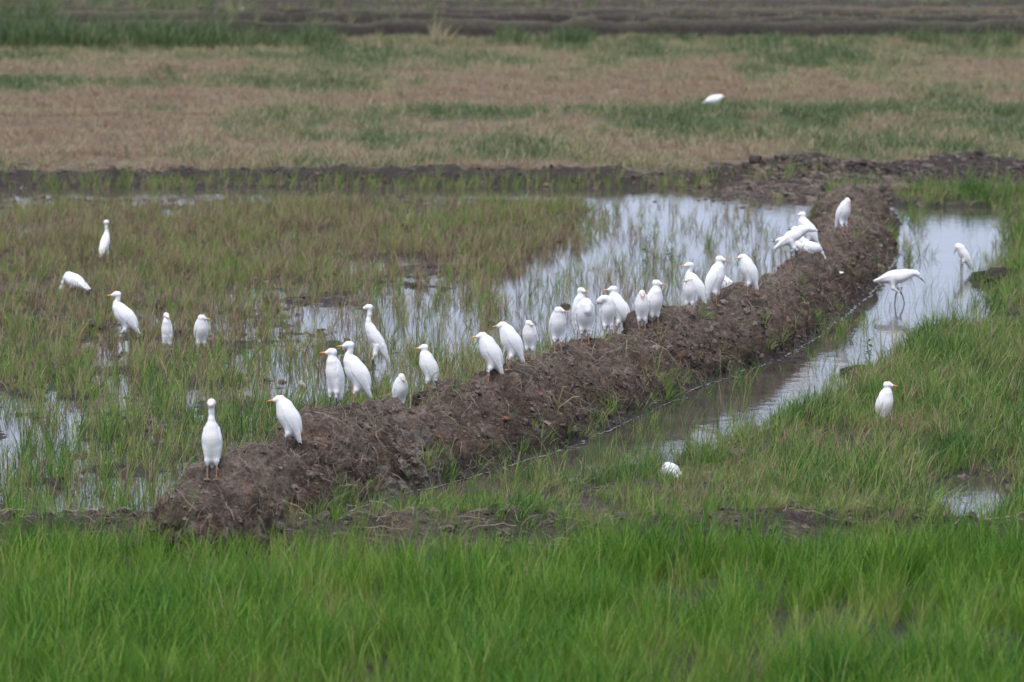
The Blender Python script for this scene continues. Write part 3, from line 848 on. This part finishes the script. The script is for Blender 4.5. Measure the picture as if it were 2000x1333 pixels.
def tube(path, mat, name, n=8, ry=1.0):
    """path of (x, y, z, r)"""
    Vv, Ff = [], []
    P = [Vector(q[:3]) for q in path]
    for i_, q in enumerate(path):
        d = (P[min(i_ + 1, len(P) - 1)] - P[max(i_ - 1, 0)]).normalized()
        a = d.cross(Vector((0, 1, 0)) if abs(d.y) < .9 else Vector((1, 0, 0))).normalized(); b = d.cross(a)
        for k in range(n):
            t = 2 * math.pi * k / n; Vv.append(P[i_] + (a * math.cos(t) + b * math.sin(t) * ry) * q[3])
    for i_ in range(len(path) - 1):
        for k in range(n):
            Ff.append((i_ * n + k, i_ * n + (k + 1) % n, (i_ + 1) * n + (k + 1) % n, (i_ + 1) * n + k))
    Ff.append(tuple(range(n))[::-1]); Ff.append(tuple((len(path) - 1) * n + k for k in range(n)))
    return Vv, Ff
def tubes_mesh(name, paths, mat):
    Vv, Ff = [], []
    for p, ry in paths:
        a, b = tube(p, mat, name, 8, ry); o = len(Vv); Vv += a; Ff += [tuple(o + k for k in f) for f in b]
    me = bpy.data.meshes.new(name); me.from_pydata(Vv, [], Ff); me.materials.append(mat)
    me.polygons.foreach_set("use_smooth", [True] * len(me.polygons)); me.update(); return me

def egret_meshes(tilt=62, cz=.235, neck='hunch', hyaw=0, hpitch=-4, slim=1.26, bill='o', legs='t', hock=.075, body_len=1.0, stance=.03, step=0.0, nlen=None, hroll=0, buffs=1.0):
    T = math.radians(tilt); ct, st = math.cos(T), math.sin(T)
    cx = -.03 * ct - .035 * st * .6
    def B(a, b, y=0.0, r=.01):
        a *= body_len
        return (cx + a * ct - b * st, y, cz + a * st + b * ct, r)
    body = [B(-.20, -.022, 0, .006), B(-.15, -.012, 0, .022), B(-.09, -.002, 0, .044 * slim), B(-.025, 0, 0, .060 * slim), B(.035, -.004, 0, .059 * slim), B(.082, .004, 0, .047 * slim)]
    bq = np.array(body); tq = np.linspace(0, len(bq) - 1, 17)
    def cr(col):
        p = np.r_[2 * col[0] - col[1], col, 2 * col[-1] - col[-2]]; o_ = []
        for t_ in tq:
            i_ = min(int(t_), len(col) - 2); f_ = t_ - i_; a, b_, c_, d_ = p[i_:i_ + 4]
            o_.append(.5 * (2 * b_ + (c_ - a) * f_ + (2 * a - 5 * b_ + 4 * c_ - d_) * f_ ** 2 + (3 * b_ - a - 3 * c_ + d_) * f_ ** 3))
        return np.array(o_)
    body = [tuple(q) for q in np.stack([cr(bq[:, k]) for k in range(4)], 1)]
    sx, _, sz, _ = B(.088, .006)
    cross_hy = math.radians(hyaw); hd0 = Vector((math.cos(cross_hy), math.sin(cross_hy), 0))
    def S(dx, dz, y=0.0, r=.02): return (sx + dx, y, sz + dz, r)
    if neck == 'hunch':
        nk = [S(0, 0, 0, .050), S(.012, .018, 0, .039), S(.024, .036, 0, .030)]; Hc = Vector((sx + .037, 0, sz + .054))
    elif neck == 'low':
        nk = [S(0, 0, 0, .043), S(.018, .014, 0, .036), S(.034, .022, 0, .029)]; Hc = Vector((sx + .042, 0, sz + .026))
    elif neck == 'mid':
        nk = [S(0, 0, 0, .046), S(.016, .028, 0, .035), S(.018, .055, 0, .024), S(.014, .078, 0, .021)]; Hc = Vector((sx + .02, 0, sz + .092))
    elif neck == 'ess':
        nk = [S(0, 0, 0, .036), S(.028, .018, 0, .028), S(.030, .052, 0, .021), S(.012, .088, 0, .018), S(.012, .115, 0, .018)]; Hc = Vector((sx + .022, 0, sz + .128))
    elif neck == 'tall':
        q = nlen or .17
        nk = [S(0, 0, 0, .036), S(.014, q * .18, 0, .026), S(.016, q * .42, 0, .018), S(.008, q * .72, 0, .0155), S(.006, q * .95, 0, .0155)]; Hc = Vector((sx + .012, 0, sz + q + .008))
    elif neck == 'fore':
        nk = [S(0, 0, 0, .040), S(.03, .008, 0, .030), S(.060, .016, 0, .024), S(.085, .012, 0, .021)]; Hc = Vector((sx + .098, 0, sz + .004))
    elif neck == 'down':
        nk = [S(0, 0, 0, .040), S(.04, -.02, 0, .028), S(.075, -.07, 0, .020), S(.09, -.12, 0, .018)]; Hc = Vector((sx + .095, 0, sz - .135))
    elif neck == 'tuck':
        nk = [S(0, 0, 0, .045), S(.022, .020, .005, .038), S(.052, .006, .012, .032), S(.064, -.024, .016, .026)]; Hc = Vector((sx + .062, .018, sz - .045))
    elif neck == 'preen':
        nk = [S(0, 0, 0, .042), S(.022, .026, -.012, .030), S(.030, .042, -.038, .025), S(.014, .036, -.062, .023)]; Hc = Vector((sx - .002, -.075, sz + .014))
    hp = math.radians(hpitch); hd = Vector((math.cos(hp) * math.cos(cross_hy), math.cos(hp) * math.sin(cross_hy), math.sin(hp)))
    up = Vector((0, 0, 1)); up = (up - hd * up.dot(hd)); up = up.normalized() if up.length > .1 else Vector((1, 0, 0)); side = up.cross(hd).normalized()
    def Hp(f, u_, s_=0.0): return Hc + hd * f + up * u_ + side * s_
    def hpt(f, u_, r): q = Hp(f, u_); return (q.x, q.y, q.z, r)
    lk = 'k' in bill
    hs_ = .9 if lk else 1.1
    head = [hpt(-.012, .003, .0245 * hs_), hpt(.010, .004, .0235 * hs_), hpt(.030, -.002, .0155 * hs_), hpt(.043, -.0045, .0105)]
    nk.append((Hc.x - hd.x * .008, Hc.y - hd.y * .008, Hc.z - hd.z * .008, .023 * hs_))
    thigh = []
    for sgn in (1, -1):
        r0 = B(-.045, -.026, sgn * .022, .030)
        fx = sgn * step
        thigh.append([r0, ((r0[0] + fx * .5) * .6 + .4 * fx * .3, sgn * stance, max(hock + .045, r0[2] - .07), .017), (fx * .4 - .004, sgn * stance, hock + .022, .0085)])
    def sdf(X, Y, Z):
        d = sd_chain(X, Y, Z, body, .004, .88)
        d = smin(d, sd_chain(X, Y, Z, nk, .02), .028)
        d = smin(d, sd_chain(X, Y, Z, head, .008, 1.0), .010)
        for th in thigh: d = smin(d, sd_chain(X, Y, Z, th, .015), .026)
        return d
    allp = body + nk + head + thigh[0] + thigh[1]
    lo = [min(q[k] - q[3] for q in allp) - .015 for k in range(3)]; hi = [max(q[k] + q[3] for q in allp) + .015 for k in range(3)]
    pts, quads = polygonize(sdf, lo, hi, .0048)
    bme = mesh_np("egret_body", pts, quads, M_feather)
    crown = np.array(Hp(.004, .024)); d = np.linalg.norm((pts - crown), axis=1)
    fr = np.array(Hp(.022, .016)); d2 = np.linalg.norm(pts - fr, axis=1)
    chest = np.array(B(.055, -.058)[:3]); d3 = np.linalg.norm((pts - chest) * [1, 1.6, .6], axis=1)
    bf = np.maximum(.58 * sstep(.036, .012, d), .6 * sstep(.028, .008, d2)); bf = np.maximum(bf, .15 * sstep(.06, .01, d3))
    if lk: bf = bf * 0
    attr_f(bme, "buff", bf * buffs)
    # folded wings: a mantle and long flight feathers fanned towards the tail
    wings = []
    for sgn in (1, -1):
        yb = sgn * .046 * slim
        def W(a, b, r, y=0.0): return B(a, b, yb - sgn * y, r)
        main = [W(.075, .010, .030, .006), W(.03, .010, .042), W(-.03, .010, .044), W(-.09, .004, .032, .004), W(-.14, -.004, .018, .012)]
        prim = [[W(-.06, b0, .016, .0), W(-.13, b0 * .6 - .004, .012, .010 + .004 * k), W(-.185 - .012 * (2 - k), -.010 - .007 * k, .0045, .020 + .004 * k)] for k, b0 in enumerate((.018, .002, -.014))]
        flat_ = [(q[0], 0.0, q[2], q[3] * f_) for q, f_ in zip(main, (1.0, .98, .95, .9, .8))]
        def wsdf(X, Y, Z, main=main, prim=prim, sgn=sgn, flat_=flat_):
            shell = sd_chain(X, Y, Z, body, .004, .88)
            plan = sd_chain(X, Y * 0, Z, flat_, .012)
            bb = -(X - cx) * st + (Z - cz) * ct; aa = (X - cx) * ct + (Z - cz) * st
            thick = .0075 - .0022 * np.abs(np.sin(bb * 190)) * np.clip((.02 - aa) * 20, 0, 1)
            d = -smin(-(shell - thick), -plan, .003)
            d = -smin(-d, -(.010 - sgn * Y), .006)
            for p in prim: d = smin(d, sd_chain(X, Y, Z, p, .006, .45), .004)
            return d
        ap = main + [q for p in prim for q in p]
        lo = [min(q[k] - q[3] for q in ap) - .012 for k in range(3)]; hi = [max(q[k] + q[3] for q in ap) + .012 for k in range(3)]
        lo[1] -= .02; hi[1] += .02
        wp, wq = polygonize(wsdf, lo, hi, .0037)
        wm = mesh_np("egret_wing", wp, wq, M_feather); attr_f(wm, "buff", np.zeros(len(wp))); wings.append(wm)
    bl = .060 if not lk else .082
    b0 = Hp(.034, -.004); bp = []
    for f_, r_ in ((0, .0108), (.2, .0092), (.5, .0066), (.8, .0038), (1.0, .0010)):
        q = b0 + hd * (bl * f_) - up * (.004 * f_ * f_); bp.append((q.x, q.y, q.z, r_ * (.78 if lk else 1)))
    bill_me = tubes_mesh("egret_bill", [(bp, .62)], M_bill_k if lk else M_bill_o)
    eyes = []
    import bmesh
    for sgn in (1, -1):
        bm = bmesh.new(); bmesh.ops.create_uvsphere(bm, u_segments=10, v_segments=6, radius=.0046)
        c = Hp(.026, .004, sgn * .0150 * hs_)
        for f in bm.faces:
            f.material_index = 1 if (f.calc_center_median().normalized().z > .55) else 0; f.smooth = True
        rotq = Vector((0, 0, 1)).rotation_difference(side * sgn)
        for vt in bm.verts: vt.co = rotq @ vt.co + c
        em = bpy.data.meshes.new("egret_eye"); bm.to_mesh(em); bm.free(); em.materials.append(M_iris); em.materials.append(M_pupil); eyes.append(em)
    lmat = M_leg_d if legs == 'd' else M_leg_t; lms = []
    for k, sgn in enumerate((1, -1)):
        fx = sgn * step; y_ = sgn * stance
        top = thigh[k][2]
        path = [(top[0] + .006, y_, top[2] + .03, .0062), (top[0] - .003, y_, top[2] - .012, .0056), (fx * .5 - .010, y_, hock, .0074), (fx * .7 - .006, y_, hock * .8, .0052), (fx, y_, .010, .0050), (fx, y_, .003, .0062)]
        toes = []
        for an, ln in ((0, .052), (28, .044), (-28, .044), (178, .034)):
            a_ = math.radians(an); toes.append(([(fx, y_, .005, .0045), (fx + math.cos(a_) * ln * .5, y_ + math.sin(a_) * ln * .5, .006, .0036), (fx + math.cos(a_) * ln, y_ + math.sin(a_) * ln, .001, .0016)], 1.0))
        lms.append(tubes_mesh("egret_leg", [(path, 1.0)] + toes, lmat))
    return dict(body=bme, wings=wings, bill=bill_me, eyes=eyes, legs=lms)

POSES = {
    'hunchL': dict(tilt=63, neck='hunch', hpitch=-2),
    'hunch_front': dict(tilt=70, cz=.24, neck='hunch', hyaw=60, hpitch=-12),
    'hunch_frontR': dict(tilt=70, cz=.24, neck='hunch', hyaw=-62, hpitch=-6),
    'hunch_down': dict(tilt=66, cz=.22, neck='hunch', hyaw=35, hpitch=-32),
    'hunch_cam': dict(tilt=72, cz=.24, neck='hunch', hyaw=8, hpitch=-28),
    'hunch_far': dict(tilt=66, cz=.24, neck='hunch', hyaw=70, hpitch=-4),
    'midL': dict(tilt=68, cz=.25, neck='mid', hpitch=0),
    'mid_upright': dict(tilt=76, cz=.26, neck='mid', hyaw=-50, hpitch=2, legs='d', slim=1.1),
    'ess': dict(tilt=50, cz=.24, neck='ess', hpitch=0),
    'ess_steep': dict(tilt=58, cz=.245, neck='ess', hpitch=0),
    'alert_front': dict(tilt=78, cz=.245, neck='tall', nlen=.165, hpitch=-2, slim=1.12),
    'tall': dict(tilt=52, cz=.25, neck='tall', nlen=.16, hpitch=0, slim=.85),
    'tallk': dict(tilt=52, cz=.27, neck='tall', nlen=.17, hpitch=-2, slim=.85, bill='k', legs='d'),
    'tuck': dict(tilt=64, cz=.25, neck='tuck', hyaw=150, hpitch=-45, slim=1.4),
    'preen': dict(tilt=66, cz=.25, neck='preen', hyaw=-165, hpitch=-25, slim=1.25),
    'foreK': dict(tilt=14, cz=.26, neck='fore', hpitch=-42, bill='k', legs='d', hock=.12, step=.05, slim=1.0),
    'fishK': dict(tilt=48, cz=.25, neck='low', hpitch=-62, bill='k', legs='d', hock=.12, slim=.92),
    'levelK': dict(tilt=24, cz=.24, neck='fore', hpitch=-8, bill='k', legs='d', hock=.11, slim=.85),
    'perchK': dict(tilt=40, cz=.235, neck='mid', hpitch=-6, bill='k', legs='d', slim=.85),
    'level': dict(tilt=14, cz=.19, neck='low', hpitch=-6),
    'feed': dict(tilt=6, cz=.175, neck='down', hpitch=-60),
    'lowhunch': dict(tilt=46, cz=.21, neck='low', hpitch=-6),
}
_cache = {}
GROUP = "white egrets resting and feeding around the mud bank"
def egret(u, v, z, pose, yaw, scale, label, over=None, kindname='cattle_egret', sink=0.0):
    prm = dict(POSES[pose]); prm.update(over or {})
    key = repr(sorted(prm.items()))
    if key not in _cache: _cache[key] = egret_meshes(**prm)
    ms = _cache[key]
    if z is None:
        hit = on_bank(u, v)
        if hit is None:
            q = PT(u, v, .3); loc = Vector((q[0], q[1], drop(*q)))
        else: loc = Vector((hit.x, hit.y, drop(hit.x, hit.y)))
    else:
        q = PT(u, v, z); loc = Vector((q[0], q[1], z))
    e = bpy.data.objects.new(kindname, None); COL.objects.link(e); e.empty_display_size = .1
    e.location = loc - Vector((0, 0, .004 + sink)); e.rotation_euler = (0, 0, math.radians(yaw)); e.scale = (scale,) * 3
    e["label"] = label; e["category"] = "egret"; e["group"] = GROUP
    link("body", ms['body'], e)
    for w_ in ms['wings']: link("wing", w_, e)
    link("bill", ms['bill'], e)
    for w_ in ms['eyes']: link("eye", w_, e)
    for w_ in ms['legs']: link("leg", w_, e)
    return e
LK = 'little_egret'
# along the bank, near to far
egret(414, 936, None, 'alert_front', -92, 1.06, "egret facing the camera with straight stretched neck on the near end of the bank")
egret(557, 876, None, 'hunchL', 188, 1.0, "hunched leaning egret looking left, alone between the bank's nearest bird and the first pair", dict(legs='d'))
egret(650, 800, None, 'mid_upright', -128, 1.02, "upright slim egret with dark legs, front one of the pair on the first hump")
egret(690, 792, .44, 'ess_steep', 186, 1.08, "egret with curved neck just behind the slim dark-legged one")
egret(783, 806, .16, 'hunch_down', -72, .86, "small egret sunk into its shoulders in the dip of the bank, bill pointing down right", dict(hyaw=20))
egret(832, 768, .12, 'midL', 190, .95, "egret with short raised neck at the paddy edge, crossed by a thin dark grass stem")
egret(952, 748, None, 'hunchL', 190, 1.02, "egret leaning forward with drawn-in head and tan legs on the straw covered hump", dict(tilt=60, cz=.25, neck='hunch'))
egret(992, 722, None, 'hunchL', 193, .98, "hunched egret looking left, just right of the one on the straw covered hump", dict(tilt=58, cz=.245))
egret(1034, 702, None, 'hunch_front', -100, .82, "small egret looking right on the crest, just right of two that look left")
egret(1090, 688, None, 'hunch_far', -80, .98, "egret with bill turned right, directly left of the one with its head buried")
egret(1134, 664, .34, 'mid_upright', -60, 1.0, "egret with raised head peeping out behind the one with its head buried", dict(hyaw=20, legs='t', cz=.28))
egret(1143, 672, None, 'tuck', -85, 1.02, "egret with its head buried in its breast feathers and its neck arched forward")
egret(1203, 655, .40, 'midL', 188, 1.02, "egret looking left, mostly hidden behind the one preening over its shoulder", dict(tilt=58, cz=.25))
egret(1188, 663, None, 'preen', -75, 1.0, "egret preening with neck curled round over its shoulder")
egret(1254, 645, None, 'hunch_cam', -92, .90, "hunched egret facing the camera, shoulder to shoulder with one looking right at mid bank")
egret(1280, 640, None, 'hunch_far', -62, 1.04, "egret leaning left with orange bill pointing right over the water at mid bank", dict(tilt=66, neck='mid', hyaw=50, cz=.22))
egret(1352, 612, .42, 'ess_steep', 192, 1.02, "taller egret with raised neck looking left behind a shorter one at mid bank", dict(cz=.25))
egret(1346, 612, None, 'hunch_front', -102, .84, "short egret with brownish breast standing in front of a taller one with raised neck", dict(hyaw=-52, hpitch=-8, buffs=1.4))
egret(1412, 590, .30, 'lowhunch', 176, .86, "crouching egret mostly hidden behind the left bird of the bill-to-bill pair")
egret(1402, 596, None, 'hunchL', -22, 1.08, "left bird of the pair standing bill to bill, looking right", dict(tilt=68, neck='mid', cz=.235))
egret(1457, 577, None, 'hunchL', 196, .98, "right bird of the pair standing bill to bill, looking left", dict(tilt=64, cz=.245, neck='hunch'))
egret(1572, 505, .46, 'midL', 190, .98, "orange billed egret standing highest at the back of the cluster near the bend", dict(cz=.32, tilt=52))
egret(1560, 508, .46, 'perchK', 184, .88, "little egret in the middle of the cluster near the bend with dark bill pointing left", None, LK)
egret(1545, 511, .46, 'levelK', 178, .90, "leftmost little egret of the cluster near the bend, long dark bill pointing left", dict(cz=.21), LK)
egret(1586, 510, .46, 'feed', 20, .85, "egret bending down behind the right side of the cluster near the bend", dict(tilt=-8))
egret(1557, 516, None, 'levelK', 8, 1.16, "front little egret of the cluster near the bend, its dark bill pointing right", dict(tilt=30, cz=.26), LK)
egret(1650, 458, None, 'hunch_down', -55, .98, "egret alone on top of the bank at the far bend, head bowed to its breast", dict(tilt=60, cz=.25, hpitch=-60))
# ditch and right bank
egret(1757, 598, -.02, 'foreK', 2, 1.18, "little egret wading in the ditch with level body, bill pointing down right", dict(tilt=8, cz=.27), LK)
egret(1877, 536, -.02, 'fishK', 190, .95, "little egret standing in the ditch hunched with its dark bill aimed straight down", dict(cz=.24, tilt=58), LK)
egret(1731, 838, .04, 'midL', -45, .94, "egret standing alone in the green weeds right of the ditch", dict(hyaw=35, tilt=74, cz=.22, neck='mid'))
egret(1308, 940, -.03, 'feed', 110, .80, "egret feeding with only its pale back showing among weeds in the near ditch water", sink=.05)
# paddy on the left
egret(207, 515, 0, 'tall', 72, .98, "egret with tall thin neck farthest back in the paddy grass, looking away")
egret(141, 578, 0, 'feed', 150, .98, "egret bent down feeding in the paddy, only its rounded back showing", dict(tilt=22))
egret(238, 668, 0, 'ess', 184, 1.08, "egret with curved neck and orange bill pointing left in the paddy grass", dict(tilt=48))
egret(326, 692, .01, 'mid_upright', -96, .90, "egret facing the camera in the paddy grass, middle of three in a row", dict(hyaw=35, hpitch=-14, legs='t', slim=1.0, cz=.24))
egret(394, 694, .01, 'hunch_far', -80, .95, "egret with bill pointing right in the paddy grass, rightmost of three in a row", dict(cz=.25))
egret(727, 722, 0, 'tallk', 186, 1.12, "little egret with long neck and thin black bill in wet grass behind the bank", dict(tilt=58, cz=.26, body_len=1.12), LK)
# far stubble
egret(1398, 216, .14, 'level', 5, 1.02, "blurred egret crouching with level body in the far stubble field")
egret(474, 37, .12, 'lowhunch', 190, .9, "tiny white egret on the far ploughed plots")

# ------------------------------------------------------------------ small things
def feather_thing(u, v, ang, s, label):
    hit = on_bank(u, v)
    Vv, Ff = [], []
    n = 8
    for k in range(n + 1):
        t = k / n; w = .16 * math.sin(math.pi * min(1, t * 1.02)) ** .7 + .01; z = .28 * (t - .4) ** 2 + .06
        for yy, dz in ((-w, .05), (0, 0), (w, .06)): Vv.append(((t - .5), yy, z + dz))
        if k:
            a = 3 * (k - 1); Ff += [(a, a + 1, a + 4, a + 3), (a + 1, a + 2, a + 5, a + 4)]
    me = bpy.data.meshes.new("vane"); me.from_pydata(Vv, [], Ff); me.materials.append(M_feather); attr_f(me, "buff", np.zeros(len(Vv)))
    qm, fm = tube([(-.75, 0, .05, .012), (-.5, 0, .29, .014), (0, 0, .065, .012), (.5, 0, .06, .004)], None, "")
    q = bpy.data.meshes.new("quill"); q.from_pydata(qm, [], fm); q.materials.append(M_feather); attr_f(q, "buff", np.zeros(len(qm)))
    e = bpy.data.objects.new("loose_feather", None); COL.objects.link(e)
    e.location = hit + Vector((0, -.01, .0)); e.rotation_euler = (.9, .1, ang); e.scale = (s,) * 3
    e["label"] = label; e["category"] = "feather"; e["group"] = "loose feathers on the bank"
    link("vane", me, e); link("quill", q, e)
feather_thing(1641, 533, .3, .075, "white loose feather curled on the bank slope near the far bend")
feather_thing(583, 1015, .9, .06, "tiny white loose feather on the near end of the bank slope")

def scrap():
    t = NT("white and red scrap"); n = t.noise(9, 2, .5, t.n("ShaderNodeTexCoord").outputs['Object'])
    t.principled(Base_Color=t.ramp(n, [(.55, (.55, .51, .52)), (.65, (.30, .11, .10))]), Roughness=.6)
    import bmesh
    bm = bmesh.new(); bmesh.ops.create_icosphere(bm, subdivisions=3, radius=.032)
    from mathutils import noise
    for vt in bm.verts:
        vt.co *= 1 + .9 * noise.noise(vt.co * 28) ; vt.co.x *= .8; vt.co.z *= 1.1
    me = bpy.data.meshes.new("scrap"); bm.to_mesh(me); bm.free(); me.materials.append(t.m)
    o = link("litter_scrap", me, label="small crumpled white and red scrap lying in the wet paddy grass", category="litter")
    q = PT(589, 752, .03); o.location = (q[0], q[1], .035)
scrap()

def big_clod(u, v, z, s, label, k):
    import bmesh
    from mathutils import noise
    bm = bmesh.new(); bmesh.ops.create_icosphere(bm, subdivisions=4, radius=1)
    for vt in bm.verts:
        q = vt.co.copy(); d = .35 * noise.noise(q * 1.2 + Vector((k * 5, 0, 0))) + .22 * noise.noise(q * 3 + Vector((0, k, 0))) + .12 * noise.noise(q * 8)
        vt.co = q * (1 + d); vt.co.z *= .75
    me = bpy.data.meshes.new("mud_clump"); bm.to_mesh(me); bm.free(); me.materials.append(M_bank)
    me.polygons.foreach_set("use_smooth", [True] * len(me.polygons))
    attr_c(me, "gcol", np.tile(MUD * .9, (len(me.vertices), 1)))
    q = PT(u, v, z); o = link("mud_clump", me, label=label, category="clump of mud", group="loose clumps of mud in and beside the water")
    o.location = (q[0], q[1], z); o.scale = (s[0], s[1], s[2]); o.rotation_euler = (0, 0, k)
big_clod(1672, 730, .0, (.15, .15, .09), "dark clump of mud at the weedy shore of the ditch, right of the mid bank", 1)
big_clod(1950, 545, .02, (.28, .30, .16), "wide dark clump of mud on the right shore of the far ditch", 2)
big_clod(1313, 612, -.01, (.06, .08, .05), "small dark clump of mud in the pond behind the mid bank pair", 3)
big_clod(1105, 602, -.01, (.05, .05, .06), "small dark clump of mud in the pond left of the crest birds", 4)
big_clod(835, 782, .14, (.13, .12, .12), "dark rough clump of mud at the dip of the bank near the small egret", 5)
big_clod(1395, 600, .42, (.07, .06, .05), "dark clump of mud on the crest at the feet of the bill-to-bill pair", 6)

# ------------------------------------------------------------------ single plants that can be told apart
M_leaf = flatmat("broad weed leaf", (.075, .13, .04), .6)
M_stem = flatmat("weed stem", (.12, .13, .06), .7)
M_dry = flatmat("dry dark grass stem", (.11, .08, .055), .8)
M_leaf_y = flatmat("yellowed grass leaf", (.34, .31, .12), .7)
def leaf_mesh():
    Vv, Ff = [], []
    for k in range(5):
        t = k / 4; w = .22 * math.sin(math.pi * min(.97, t * .9 + .08)) ; z = .25 * t - .35 * t * t
        Vv += [(t, -w, z + .05 * w), (t, 0, z - .02), (t, w, z + .05 * w)]
        if k: a = 3 * (k - 1); Ff += [(a, a + 1, a + 4, a + 3), (a + 1, a + 2, a + 5, a + 4)]
    me = bpy.data.meshes.new("leaf"); me.from_pydata(Vv, [], Ff); me.materials.append(M_leaf)
    me.polygons.foreach_set("use_smooth", [True] * len(me.polygons)); return me
LEAF = leaf_mesh()
def leafy_weed(u, v, z, h, seed, label):
    R = random.Random(seed); q = PT(u, v, z)
    e = bpy.data.objects.new("leafy_weed", None); COL.objects.link(e); e.location = (q[0], q[1], z - .02)
    e["label"] = label; e["category"] = "weed"; e["group"] = "broad leaved weeds at the water"
    for st_ in range(3):
        a = R.uniform(0, 6.28); sp = R.uniform(.15, .45); path = []
        for k in range(6):
            t = k / 5; path.append((math.cos(a) * sp * h * t * t + .01 * math.sin(5 * t + st_), math.sin(a) * sp * h * t * t, h * t * R.uniform(.95, 1.0) * (1 - .1 * st_), .0042 * (1 - .7 * t)))
        link("stem", tubes_mesh("stem", [(path, 1)], M_stem), e)
        for k in range(9):
            t = .25 + .75 * k / 8; i0 = min(4, int(t * 5)); f = t * 5 - i0
            p = [path[i0][c] * (1 - f) + path[i0 + 1][c] * f for c in range(3)]
            lf = link("leaf", LEAF, e); lf.location = p; lf.rotation_euler = (R.uniform(-.5, .5), R.uniform(-.5, .3), k * 2.4 + R.random()); lf.scale = (R.uniform(.04, .07),) * 3
leafy_weed(1697, 700, .0, .24, 1, "dark broad leaved weed leaning over the ditch from the right shore")
leafy_weed(1262, 500, -.01, .32, 2, "dark leafy weed standing in the open pond, left of a second one")
leafy_weed(1312, 520, -.01, .30, 5, "dark leafy weed standing in the open pond, right of a second one")
def sedge(loc, stems, mat, label, r):
    e = bpy.data.objects.new("sedge_plant", None); COL.objects.link(e); e.location = loc
    e["label"] = label; e["category"] = "plant"
    for pts in stems:
        path = [(*p, r * (1 - .6 * k / (len(pts) - 1))) for k, p in enumerate(pts)]
        link("stem", tubes_mesh("stem", [(path, 1)], mat), e)
q = PT(826, 800, .05)
sedge((q[0], q[1], .03), [[(0, 0, 0), (.03, -.01, .19), (.10, 0, .33), (.19, .01, .37), (.26, 0, .30)]], M_dry, "thin dark grass stem arching in front of the egret at the paddy edge", .0035)
h = on_bank(1085, 800)
sedge((h.x, h.y, h.z - .01), [[(0, 0, 0), (dx * .35 + cx_ * .2, -.03, dz * .55), (dx * .7, -.05, dz * .92), (dx, -.06, dz * .95)] for dx, dz, cx_ in ((.09, .22, .04), (.20, .13, .07), (-.07, .13, -.04))],
      M_leaf_y, "yellowed three bladed grass plant growing from the middle of the bank's side", .005)
